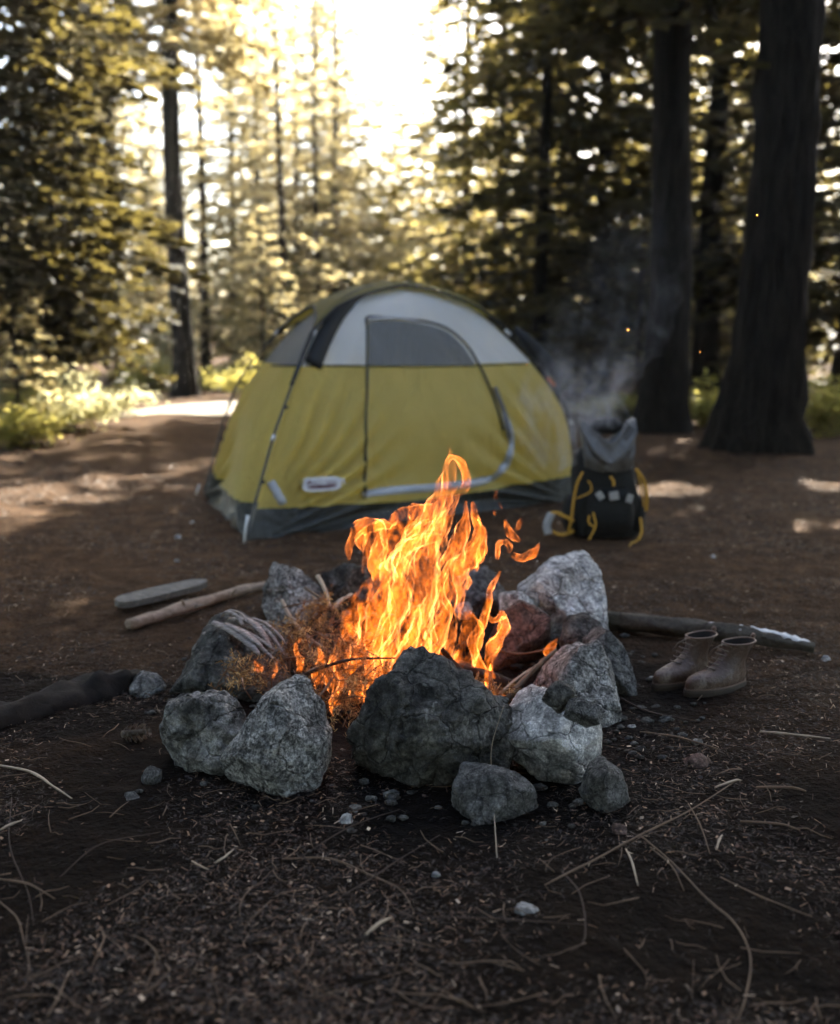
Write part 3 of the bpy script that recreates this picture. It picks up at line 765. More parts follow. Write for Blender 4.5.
    strap([(.20, -.17, .15), (.205, -.19, .06), (.17, -.22, .012), (.13, -.27, .008), (.10, -.36, .004)], .026)
    strap([(-.13, -.17, .38), (-.11, -.18, .35), (-.12, -.19, .31), (-.20, -.18, .27)], .016)
    strap([(0, -.20, .41), (.02, -.21, .38), (.02, -.215, .35)], .026)
    for x, w in ((-.06, .04), (.025, .055), (.12, .035)):
        m = MB(); m.box(L(x, -.212 if abs(x-.03) < .1 else -.19, .285+.01*math.sin(x*90)), (w, .012, .05), Matrix.Rotation(-.3+x*5, 3, 'Y')); m.build('buckle', wht, root, smooth=False)
    # loose hip belt trailing on the soil beside the tent
    g2 = ground(550, 512)
    def strap2(P, w, mat, nm):
        m = MB(); m.ribbon(catmull(P, 6), w, .006, Vector((0, -.7, .6))); m.build(nm, mat, root)
    a = L(-.20, -.12, .12)
    strap2([a, L(-.26, -.12, .15), L(-.31, -.10, .17), L(-.36, -.10, .16)], .022, yel, 'hip_belt')
    strap2([a+Vector((0, 0, -.06)), L(-.27, -.15, .04), L(-.33, -.12, .05), L(-.38, -.12, .09)], .020, yel, 'hip_belt')
    strap2([L(-.34, -.12, .17), L(-.37, -.13, .10), L(-.36, -.14, .04)], .05, wht, 'belt_buckle')
build_pack()

# ------------------------------------------------------------------ boots
def mat_leather():
    t = NT('brown_leather'); a = t.noise(11, 6, .7); b = t.noise(60, 4); c0 = t.mix(a.outputs['Fac'], (.034, .018, .011), (.105, .058, .036))
    c = t.mix(t.ramp(t.noise(16, 6, .7, None, .8).outputs['Fac'], [(.52, 0), (.68, .75)]), c0, (.22, .17, .13))
    h = t.math('ADD', t.math('MULTIPLY', b.outputs['Fac'], .4), a.outputs['Fac'])
    return t.finish(t.bsdf(c, .45, t.bump(h, .7, .012), .5))
def build_boot(px, py, rz, label, sc=1.0):
    g = ground(px, py); root = empty('boot', g, 0); tag(root, label, 'boot', 'pair of leather boots')
    lea = bpy.data.materials.get('brown_leather') or mat_leather()
    sole = bpy.data.materials.get('boot_sole') or mat_plain('boot_sole', (.05, .038, .028), .8)
    dark = bpy.data.materials.get('boot_lining') or mat_plain('boot_lining', (.02, .016, .013), .9)
    tan = bpy.data.materials.get('boot_collar') or mat_plain('boot_collar', (.12, .08, .06), .6)
    lace = bpy.data.materials.get('boot_lace') or mat_plain('boot_lace', (.14, .11, .085), .8)
    rot = Matrix.Rotation(rz, 3, 'Z')
    def W(x, y, z): return g+rot @ Vector(((x-max(0, z-.08)*.18)*sc, y*sc*1.05, (z if z < .07 else .07+(z-.07)*.80)*sc*1.04))
    def ring(z, heel, toe, wh, wt, n=36, pw=2.0):
        P = []
        for i in range(n):
            t = 2*math.pi*i/n; c, s_ = math.cos(t), math.sin(t)
            x = (heel+toe)/2+(toe-heel)/2*c
            f = (x-heel)/max(1e-4, toe-heel); wdt = wh+(wt-wh)*min(1, f*1.5)
            y = wdt*(1-.28*max(0, f-.45)**1.5*2.2*(1 if z < .10 else 0))*abs(s_)**.85*(1 if s_ > 0 else -1)+.006*math.sin(f*math.pi)
            P.append(W(x-.10, y, z))
        return P
    R_ = [(.018, .004, .286, .034, .046), (.03, 0, .288, .036, .048), (.045, -.001, .286, .037, .049), (.06, 0, .276, .037, .047), (.072, .002, .245, .036, .042), (.083, .007, .205, .034, .038), (.096, .011, .172, .033, .035),
          (.112, .013, .146, .031, .032), (.132, .011, .130, .031, .032), (.155, .006, .126, .034, .034), (.178, -.004, .128, .038, .038), (.198, -.012, .130, .041, .041)]
    rings = [ring(*r) for r in R_]
    # collar dips at the back and front
    V, F = loft(rings, True, False); mesh_obj('boot_upper', V, F, lea, root, smooth=True)
    inn = [ring(z, h+.006, t-.006, a-.005, b-.005) for z, h, t, a, b in reversed(R_[6:])]
    V, F = loft(inn, False, True); mesh_obj('lining', V, F, dark, root, smooth=True)
    m = MB(); m.tube(rings[-1]+[rings[-1][0]], .0045*sc, 6, cap=False); m.build('collar', tan, root)
    rings = [ring(z, h, t, a, b) for z, h, t, a, b in ((-.004, -.004, .292, .037, .050), (.012, -.005, .294, .038, .052), (.021, -.004, .292, .037, .051))]
    V, F = loft(rings); mesh_obj('sole', V, F, sole, root, smooth=False)
    rings = [ring(z, h, t, a, b) for z, h, t, a, b in ((.0215, -.004, .290, .0375, .051), (.026, -.002, .289, .037, .050))]
    V, F = loft(rings); mesh_obj('welt', V, F, tan, root, smooth=False)
    m = MB()
    for k in range(6):
        f = k/5; x = .155-.028*f+(.03*(1-f)); z = .093+.095*f
        m.tube([W(x-.10-.012, -.026, z-.002), W(x-.10+.008, -.008, z+.006), W(x-.10+.008, .008, z+.006), W(x-.10-.012, .026, z-.002)], .0028*sc, 6)
    m.tube([W(.035, .0, .195), W(.06, -.02, .17), W(.062, -.035, .13)], .0025*sc, 6)
    m.build('lace', lace, root)
    m = MB(); m.ribbon([W(-.112, 0, .195), W(-.118, 0, .215), W(-.112, 0, .225), W(-.104, 0, .21)], .014, .003, rot @ Vector((1, 0, .2))); m.build('pull_tab', tan, root)
build_boot(688, 681, R(180+33), 'scuffed brown leather boot, the left of a pair on the soil before the log', .93)
build_boot(724, 688, R(180+26), 'scuffed brown leather boot, the right of a pair with its reddish heel in light', .93)

# ------------------------------------------------------------------ logs, planks, sticks
def log_obj(name, label, cat, pts, rads, mat, n=14, wob=.3, flat=1.0, group=None, endmat=None, sm=True):
    m = MB(); P = catmull(pts, 8); rr = [interp(i/(len(P)-1), np.linspace(0, 1, len(rads)), rads) for i in range(len(P))]
    m.tube(P, rr, n, wob=wob, flat=flat); o = m.build(name, mat, None, loc=P[0], smooth=sm); tag(o, label, cat, group); return o
def g_up(px, py, up):
    p = ground(px, py); p.z += up; return p
M['grey_wood'] = mat_wood('weathered_wood', (.06, .056, .047), (.22, .205, .175), (3, 14, 14))
M['tan_wood'] = mat_wood('peeled_branch', (.16, .115, .08), (.36, .27, .20), (2, 6, 6))
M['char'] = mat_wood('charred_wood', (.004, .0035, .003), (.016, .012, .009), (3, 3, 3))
M['log_moss'] = mat_wood('mossy_log', (.035, .030, .022), (.10, .088, .068), (6, 6, 6))
M['lit_edge'] = mat_wood('log_lit_edge', (.5, .5, .48), (.8, .8, .77), (5, 5, 5))
M['twig'] = mat_plain('dry_twig', (.12, .08, .05), .8, var=.4)
M['twig_pale'] = mat_plain('pale_twig', (.34, .27, .19), .75, var=.3)
M['twig_dark'] = mat_plain('dark_twig', (.045, .03, .022), .85, var=.4)
# split plank: flat pointed board
def plank():
    a = g_up(117, 613, .045); b = g_up(207, 592, .05)
    P = [a.lerp(b, t) for t in (0, .04, .12, .5, .85, .95, 1)]
    m = MB(); m.ribbon(P, [.03, .07, .095, .10, .085, .05, .01], .03, Vector((0, -.25, 1)))
    o = m.build('wood_plank', M['grey_wood'], None, loc=a, smooth=False); tag(o, 'grey weathered split board lying on dirt behind the pale branch', 'board')
plank()
root = log_obj('branch', 'pale peeled branch lying on the dirt left of the fire ring', 'branch', [g_up(129, 631, .03), g_up(185, 615, .035), g_up(240, 598, .035), g_up(268, 590, .03)], [.026, .028, .023, .018], M['tan_wood'], wob=.35)
for a, b in (((185, 612), (182, 601)), ((196, 612), (206, 606)), ((232, 600), (236, 590))):
    m = MB(); p = g_up(a[0], a[1]+4, .045); q = at(b[0], b[1]-1, p.y-.02); m.tube([p, q], [.009, .004], 6); m.build('stub', M['tan_wood'], root)
o = log_obj('log', 'long mossy log lying on the soil behind the boots, its right end with a lit white edge', 'log', [g_up(596, 629, .05), g_up(650, 635, .05), g_up(730, 645, .05), g_up(814, 656, .035)], [.036, .040, .036, .018], M['log_moss'], n=18, wob=.5)
m = MB(); P = catmull([g_up(706, 642, .073), g_up(740, 646, .076), g_up(780, 651, .067), g_up(812, 656, .046)], 10)
m.ribbon(P, [.016+.022*abs(math.sin(i*2.3)*math.sin(i*1.1)) for i in range(len(P)-1)]+[.01], .008, Vector((0, -.45, .9))); m.build('bark_or_lit_edge_strip', M['lit_edge'], o)  # white strip paints the lit edge along the log
o = log_obj('log', 'dark low half-buried log shape added for the shade at the left edge beside the pale round stone', 'log', [g_up(-130, 765, -.01), g_up(-20, 728, -.005), g_up(60, 704, -.01), g_up(112, 690, -.005), g_up(140, 682, -.02), g_up(156, 679, -.05)], [.075, .07, .075, .075, .06, .03], M['char'], n=22, wob=.5)  # added log shape fills the patch of shade at the left edge
# split bark pieces on the left rock
for i, (pts, rr, lb) in enumerate([([(216, 622), (236, 630), (255, 642), (270, 655)], .016, 'pale curled strip of split bark topmost on the left rock'), ([(206, 634), (222, 640), (240, 654), (246, 662)], .013, 'pale split bark strip lying lower left on the left rock'),
                                  ([(232, 620), (252, 622), (268, 634), (282, 655)], .015, 'greyish bark strip reaching from the left rock into the fire'), ([(222, 618), (228, 612), (240, 616), (246, 626)], .007, 'thin curled bark shaving above the left rock')]):
    P = [at(x, y, 3.72-.05*k+i*.04) for k, (x, y) in enumerate(pts)]
    Q = catmull(P, 6); m = MB()
    for h in range(4):
        o_ = Vector((.012*(h-1.5)*rr/.012, .006*(h % 2), .010*math.sin(h*2.1+i))); a_ = (h*3) % 5; b_ = len(Q)-(h*2) % 4
        m.ribbon([q+o_*(.5+k/len(Q)) for k, q in enumerate(Q)][a_:b_], [rr*(1.5-.3*h)*(.15+math.sin(math.pi*min(1, .06+k/(b_-a_)))**.5) for k in range(b_-a_)], .005, Vector((.3*math.sin(h*1.7+i), -.55, .8)))
    o = m.build('bark_or_lit_edge_strip', mat_wood('split_bark', (.12, .085, .065), (.5, .45, .41), (5, 22, 22)) if i == 0 else bpy.data.materials['split_bark'], None, loc=P[0]); tag(o, lb, 'bark', 'bark strips on the left rock')
# sticks around and in the fire
SK = 'sticks in the fire ring'
for pts, Y0, Y1, r, mt, lb in [
    ([(282, 600), (292, 620), (312, 640), (334, 655)], 4.1, 3.9, .009, 'twig_pale', 'pale crooked stick standing up left of the flames'),
    ([(318, 576), (326, 592), (330, 606)], 4.3, 4.1, .009, 'twig_pale', 'short pale stick leaning against the back left rock'),
    ([(332, 608), (342, 600), (352, 594)], 4.15, 4.3, .010, 'twig_pale', 'short pale stick end pointing at the charred low rock'),
    ([(305, 588), (325, 600), (345, 610)], 4.4, 4.2, .007, 'twig', 'brown stick lying between the back left rock and the fire'),
    ([(262, 662), (300, 657), (330, 658)], 3.7, 3.7, .005, 'twig', 'thin stick lying level over the orange tinder'),
    ([(300, 676), (330, 665), (356, 659), (396, 658)], 3.55, 3.5, .006, 'twig_dark', 'dark thin stick crossing in front of the flames'),
    ([(292, 688), (306, 674), (322, 664)], 3.5, 3.6, .006, 'twig_pale', 'pale stick end behind the granite rock'),
    ([(316, 700), (326, 688), (334, 676)], 3.35, 3.5, .006, 'twig', 'reddish stick in the gap beside the granite rock'),
    ([(495, 650), (520, 654), (552, 648), (556, 644)], 3.9, 3.85, .005, 'twig', 'thin bent twig reaching from the flames to the right slab'),
    ([(506, 700), (522, 682), (540, 664), (556, 650)], 3.45, 3.75, .012, 'twig', 'thick brown stick leaning on the right slab with a burning tip'),
    ([(500, 694), (516, 680), (532, 668)], 3.5, 3.7, .007, 'twig_pale', 'slim stick parallel to the thick burning one'),
    ([(340, 690), (360, 670), (392, 640)], 3.55, 3.8, .012, 'twig_dark', 'charred stick leaning in the fire behind the large dark rock'),
    ([(480, 690), (455, 665), (430, 635)], 3.5, 3.8, .014, 'char', 'black charred stick leaning left inside the flames'),
    ([(420, 690), (415, 660), (405, 620)], 3.6, 3.8, .013, 'char', 'black charred stick upright in the middle of the flames')]:
    P = [at(x, y, Y0+(Y1-Y0)*k/(len(pts)-1)) for k, (x, y) in enumerate(pts)]
    log_obj('stick', lb, 'stick', P, [r, r*.9, r*.55], M[mt], 7, .5, group=SK)
for i, (a, b, r, lb) in enumerate([((318, 694, 3.6), (470, 668, 3.9), .032, 'charred log lying across the bottom of the fire from the left'), ((520, 690, 3.6), (400, 655, 3.95), .030, 'charred log lying across the bottom of the fire from the right'), ((345, 655, 4.0), (430, 690, 3.5), .026, 'thin charred log pointing at the large dark rock under the flames')]):
    P = [at(*a), at(*a).lerp(at(*b), .5)+Vector((0, 0, .01)), at(*b)]
    log_obj('charred_log', lb, 'log', P, [r, r*1.05, r*.85], M['char'], 14, .6, group='charred logs in the fire')
# vertical thin grass stem before the rocks
log_obj('dry_stem', 'single thin dry stem rising in front of the low brown-grey stone', 'stem', [g_up(497, 858, 0), at(492, 780, 2.72), at(492, 745, 2.76), at(504, 705, 2.8)], [.0016, .0014, .0008], M['twig_pale'], 5, 0)
# long twigs on the front soil
TG = 'thin twigs lying on the front soil'
for pts, r, mt, lb in [
    ([(0, 768), (30, 776), (55, 790), (72, 803)], .0045, 'twig_pale', 'pale curved twig at the left edge below the dark log shape'),
    ([(0, 833), (12, 829), (22, 823)], .004, 'twig_pale', 'short pale twig end at the left edge'),
    ([(0, 882), (30, 890), (55, 902)], .003, 'twig', 'thin brown twig at the left edge, lower down'),
    ([(48, 1020), (58, 1005), (67, 980)], .003, 'twig', 'thin twig rising from the bottom edge at the left'),
    ([(0, 905), (18, 925), (25, 950)], .0022, 'twig', 'fine arched twig at the far left front'),
    ([(215, 866), (225, 862), (234, 852)], .0035, 'twig_pale', 'tiny bright bent twig in the dark front soil'),
    ([(192, 864), (200, 871), (209, 873)], .003, 'twig_pale', 'tiny bright curved twig left of the bent one'),
    ([(282, 862), (330, 864), (370, 878), (400, 895), (414, 915)], .0026, 'twig', 'long arched thin twig left of the front middle'),
    ([(300, 860), (350, 832), (400, 812)], .002, 'twig_dark', 'fine dark twig sloping up to the large dark rock'),
    ([(330, 905), (365, 888), (400, 862), (440, 840)], .0024, 'twig_dark', 'dark twig sloping across the front middle'),
    ([(366, 938), (378, 930), (391, 921)], .005, 'twig_pale', 'short thick pale chip of twig on the front soil'),
    ([(545, 888), (600, 862), (640, 838), (690, 815), (738, 782)], .0035, 'twig', 'long twig running right and up from the ring over the litter'),
    ([(640, 838), (672, 868), (705, 900), (735, 930), (750, 960), (746, 1000), (738, 1023)], .003, 'twig', 'long curved twig bending down to the bottom edge at the right'),
    ([(650, 850), (672, 872), (684, 894)], .0022, 'twig', 'short fine twig beside the long curved one'),
    ([(688, 806), (700, 830), (710, 857)], .0026, 'twig', 'thin twig branching off the long one toward the bottom right'),
    ([(715, 790), (735, 785), (741, 783)], .004, 'twig_pale', 'short pale twig end right of the long twig'),
    ([(716, 853), (719, 845), (722, 838)], .004, 'twig_pale', 'very short white upright twig in the right litter'),
    ([(720, 880), (760, 902), (812, 920)], .0022, 'twig', 'fine twig crossing the sunlit litter at the right'),
    ([(626, 852), (632, 868), (638, 889)], .0035, 'twig_pale', 'short pale twig below the pinkish chip'),
    ([(420, 920), (500, 925), (585, 928)], .0022, 'twig_dark', 'straight dark twig below the white elongated pebble'),
    ([(562, 875), (580, 900), (585, 940), (570, 958)], .0024, 'twig_dark', 'dark hooked twig right of the white elongated pebble'),
    ([(740, 824), (780, 829), (800, 833)], .0034, 'twig', 'straight brown twig in the litter near the right edge'),
    ([(756, 790), (790, 792), (806, 794)], .005, 'twig', 'thick short brown twig near the right edge'),
    ([(640, 734), (680, 742), (720, 752)], .004, 'twig', 'brown twig behind the flat pinkish stone'),
    ([(620, 700), (650, 716), (700, 724)], .0035, 'twig_dark', 'dark twig beside the right wall of the ring'),
    ([(760, 734), (780, 737), (830, 741)], .004, 'twig_pale', 'pale twig on the soil right of the boots'),
    ([(100, 930), (104, 945), (92, 970)], .0024, 'twig', 'fine hooked twig in the left front litter'),
    ([(60, 880), (100, 850), (160, 835)], .002, 'twig_dark', 'fine dark twig low in the left front'),
    ([(12, 800), (10, 850), (28, 895), (34, 930)], .0018, 'twig_dark', 'wiry dark twig at the left edge of the front soil')]:
    P = [g_up(x, y, .008+.006*(k % 2)) for k, (x, y) in enumerate(pts)]
    log_obj('twig', lb, 'twig', P, [r*.65, r*.85, r*.4], M[mt], 6, .5, group=TG)
# pine cone
def cone(px, py):
    g = g_up(px, py, .03); m = MB(); ax = Vector((1, -.15, .15)).normalized(); L = .085
    s1 = ax.cross(Vector((0, 0, 1))).normalized(); s2 = ax.cross(s1)
    for i in range(54):
        f = i/53; th = i*2.39996; r = .030*math.sin(math.pi*(.12+.83*f))**.7
        d = s1*math.cos(th)+s2*math.sin(th); b = g+ax*(f-.5)*L+d*r*.35; tip = g+ax*((f-.5)*L+.010)+d*r*1.15
        sd = ax.cross(d).normalized()*.0075; tip = tip-d*r*.15
        m.add([b-sd*.5, b+sd*.5, tip+sd, tip-sd, tip+ax*.004+d*.002], [(0, 1, 2, 3), (3, 2, 4), (0, 3, 4), (1, 4, 2), (0, 4, 1)])
    m.tube([g-ax*L*.48, g+ax*L*.48], [.012, .01], 8)
    o = m.build('pine_cone', mat_plain('cone_scales', (.13, .10, .075), .8, var=.6), None, loc=g, smooth=False); tag(o, 'grey open pine cone on the dark soil left of the mottled rock', 'pine cone')
cone(135, 742)

# ------------------------------------------------------------------ litter (stuff)
def quads(c, d, w_, L, W, bend=0.0, tone=None):
    """arrays: centre c(n,3), unit dir d, unit side w_, length L(n), width W(n) -> V (n*4), F"""
    a = c-d*L[:, None]/2; b = c+d*L[:, None]/2; s = w_*W[:, None]/2
    V = np.stack([a-s, a+s, b+s, b-s], 1).reshape(-1, 3); n = len(c)
    F = np.arange(n*4).reshape(n, 4); return V, F
def unit(v): return v/np.maximum(1e-9, np.linalg.norm(v, axis=1))[:, None]
def mat_litter():
    t = NT('needle_litter'); k = t.attr('tone')
    c = t.ramp(k, [(0, (.012, .008, .005)), (.5, (.024, .012, .006)), (.82, (.09, .043, .020)), (.94, (.26, .155, .085)), (1, (.55, .43, .31))])
    return t.finish(t.bsdf(c, .6, None, .35))
def litter():
    rg = np.random.default_rng(5); n = 190000
    Y = 1.7+(rg.random(n)**1.6)*8.5; X = (rg.random(n)*2-1)*(.55*Y+.3)
    keep = ~(((X-.0)/.72)**2+((Y-3.75)/.85)**2 < 1)
    # clumps
    dens = np.array([.5+.9*nz(x, y, 2, 1.7) for x, y in zip(X, Y)]); keep &= rg.random(n) < np.clip((dens-.5)*1.9+.5, .04, 1)
    X, Y = X[keep], Y[keep]; n = len(X)
    Z = np.array([gh(x, y)+max(0, 1-max(0, y-5)/8)*(.010*nz(x, y, 9, 6)+.007*nz(x, y, 3, 17)+.004*nz(x, y, 4, 42)) for x, y in zip(X, Y)])+.002+rg.random(n)**2*.012
    th = rg.random(n)*6.283; d = unit(np.stack([np.cos(th), np.sin(th), rg.normal(0, .22, n)], 1))
    s = unit(np.cross(d, np.stack([rg.normal(0, .5, n), rg.normal(0, .5, n), np.ones(n)], 1)))
    L = rg.uniform(.006, .024, n); W = rg.uniform(.0007, .0019, n)
    chip = rg.random(n) < .10; L[chip] = rg.uniform(.004, .015, chip.sum()); W[chip] = rg.uniform(.003, .007, chip.sum())
    k_ = np.clip(Y/3.6, 1, 2.2); L *= k_; W *= k_*1.1
    V, F = quads(np.stack([X, Y, Z], 1), d, s, L, W); tone = np.repeat(rg.random(n)**1.3, 4)
    o = mesh_obj('ground_litter', V, F, mat_litter(), attrs={'tone': tone}); tag(o, 'brown pine needles and wood chips strewn over the campsite soil', 'litter', kind='stuff')
litter()
def small_twigs():
    rg = random.Random(9); m = MB()
    for i in range(700):
        y = 1.8+rg.random()**1.3*4.5; x = rg.uniform(-1, 1)*(.5*y+.2)
        if (x/.75)**2+((y-3.75)/.9)**2 < 1: continue
        a = rg.uniform(0, 6.28); L = rg.uniform(.03, .14); k = rg.uniform(-.4, .4)
        P = []
        for t in (0, .35, .7, 1):
            xx = x+math.cos(a+k*t)*L*t; yy = y+math.sin(a+k*t)*L*t; P.append((xx, yy, gh(xx, yy)+.006+rg.random()*.010))
        r = rg.uniform(.0006, .0018); m.tube(P, [r, r, r*.8, r*.5], 5)
    o = m.build('twig_debris', M['twig']); tag(o, 'short broken twigs strewn across the campsite soil', 'debris', kind='stuff')
small_twigs()

# tinder: dry needle sprays heaped at the left of the fire, with orange firelight put into their colour
def tinder():
    rg = np.random.default_rng(3); C_ = []; D_ = []
    t = NT('firelit_dry_tinder'); k = t.attr('tone'); c = t.ramp(k, [(0, (.07, .03, .012)), (.6, (.40, .22, .075)), (1, (.8, .55, .24))])
    d = t.bsdf(c, .7); tr = t.n('ShaderNodeBsdfTranslucent'); t.l(c, tr.inputs[0]); mx = t.n('ShaderNodeMixShader'); mx.inputs[0].default_value = .35
    t.l(d.outputs[0], mx.inputs[1]); t.l(tr.outputs[0], mx.inputs[2]); mt = t.finish(mx)
    clumps = [(255, 668, 3.62, 38, 16), (240, 680, 3.5, 24, 12), (300, 640, 3.8, 34, 26), (320, 612, 4.0, 24, 16), (325, 668, 3.6, 30, 24), (345, 700, 3.4, 20, 26), (350, 650, 3.7, 22, 28), (305, 690, 3.42, 22, 8), (372, 680, 3.5, 30, 20), (455, 690, 3.5, 40, 12), (500, 695, 3.5, 18, 8), (420, 690, 3.6, 60, 14)]
    Cc = []; Dd = []; T = []
    for (x, y, Y, rx, ry) in clumps:
        for s in range(int(rx*ry/14)+8):
            p = np.array(at(x+rg.normal(0, rx*.45), y+rg.normal(0, ry*.4), Y+rg.normal(0, .08)))
            ax = unit(rg.normal(0, 1, (1, 3))+np.array([[.3, 0, .35]]))[0]; L = rg.uniform(.05, .12); tn = rg.random()
            for j in range(16):
                f = j/15; q = p+ax*L*(f-.5)
                side = unit((np.cross(ax, rg.normal(0, 1, 3)))[None])[0]; dd = ax*.8+side*1.0; dd /= np.linalg.norm(dd)
                Cc.append(q+dd*.009); Dd.append(dd); T.append(min(1, max(0, tn+rg.normal(0, .2))))
            Cc.append(p); Dd.append(ax); T.append(.2)
    Cc = np.array(Cc); Dd = np.array(Dd); n = len(Cc); s = unit(np.cross(Dd, rg.normal(0, 1, (n, 3))))
    L = rg.uniform(.014, .026, n); L[16::17] = .09; W = rg.uniform(.0012, .0024, n)
    V, F = quads(Cc, Dd, s, L, W)
    o = mesh_obj('tinder', V, F, mt, attrs={'tone': np.repeat(T, 4)}); tag(o, 'dry brown needle sprays heaped as tinder in the fire ring', 'tinder', kind='stuff')
    # thin wiry twigs mixed in
    m = MB(); rd = random.Random(4)
    for i in range(150):
        x, y, Y, rx, ry = rd.choice(clumps); p = at(x+rd.gauss(0, rx*.5), y+rd.gauss(0, ry*.45), Y+rd.gauss(0, .08))
        a = Vector((rd.gauss(0, 1), rd.gauss(0, .6), rd.gauss(.2, .6))).normalized(); L = rd.uniform(.06, .2); b = Vector((rd.gauss(0, .2), rd.gauss(0, .2), rd.gauss(0, .2)))*L
        m.tube([p-a*L/2, p+b, p+a*L/2], [.0022, .002, .001], 5)
    o = m.build('kindling', mat_plain('kindling', (.16, .085, .045), .8, var=.5)); tag(o, 'tangle of fine wiry kindling twigs in the fire ring', 'kindling', kind='stuff')
tinder()
# ash bed and embers
def ash():
    m = MB(); rd = random.Random(2)
    for i in range(46):
        x = .04+rd.gauss(0, .22); y = 3.72+rd.gauss(0, .2); r = rd.uniform(.018, .045)
        V0, F0 = ICO[3] if i < 0 else (ico(1)); m.add([Vector((x, y, gh(x, y)+r*.4))+Vector((v.x*r*rd.uniform(.7, 1.3), v.y*r, v.z*r*.6)) for v in V0], F0)
    o = m.build('charcoal', M['char'], smooth=False); tag(o, 'black charcoal lumps on the fire bed under the flames', 'charcoal', kind='stuff')
ash()
def embers():
    m = MB(); rd = random.Random(8)
    for i in range(70):
        x = .0+rd.gauss(0, .11); y = 3.65+rd.gauss(0, .1); r = rd.uniform(.003, .008)
        V0, F0 = ico(1); m.add([Vector((x, y, gh(x, y)+.02+rd.random()*.05))+v*r*rd.uniform(.7, 1.2) for v in V0], F0)
    o = m.build('ember_bed', mat_emit('ember', (1, .22, .03), 1.6), smooth=False); tag(o, 'glowing orange embers scattered in the fire bed', 'embers', kind='stuff')
embers()

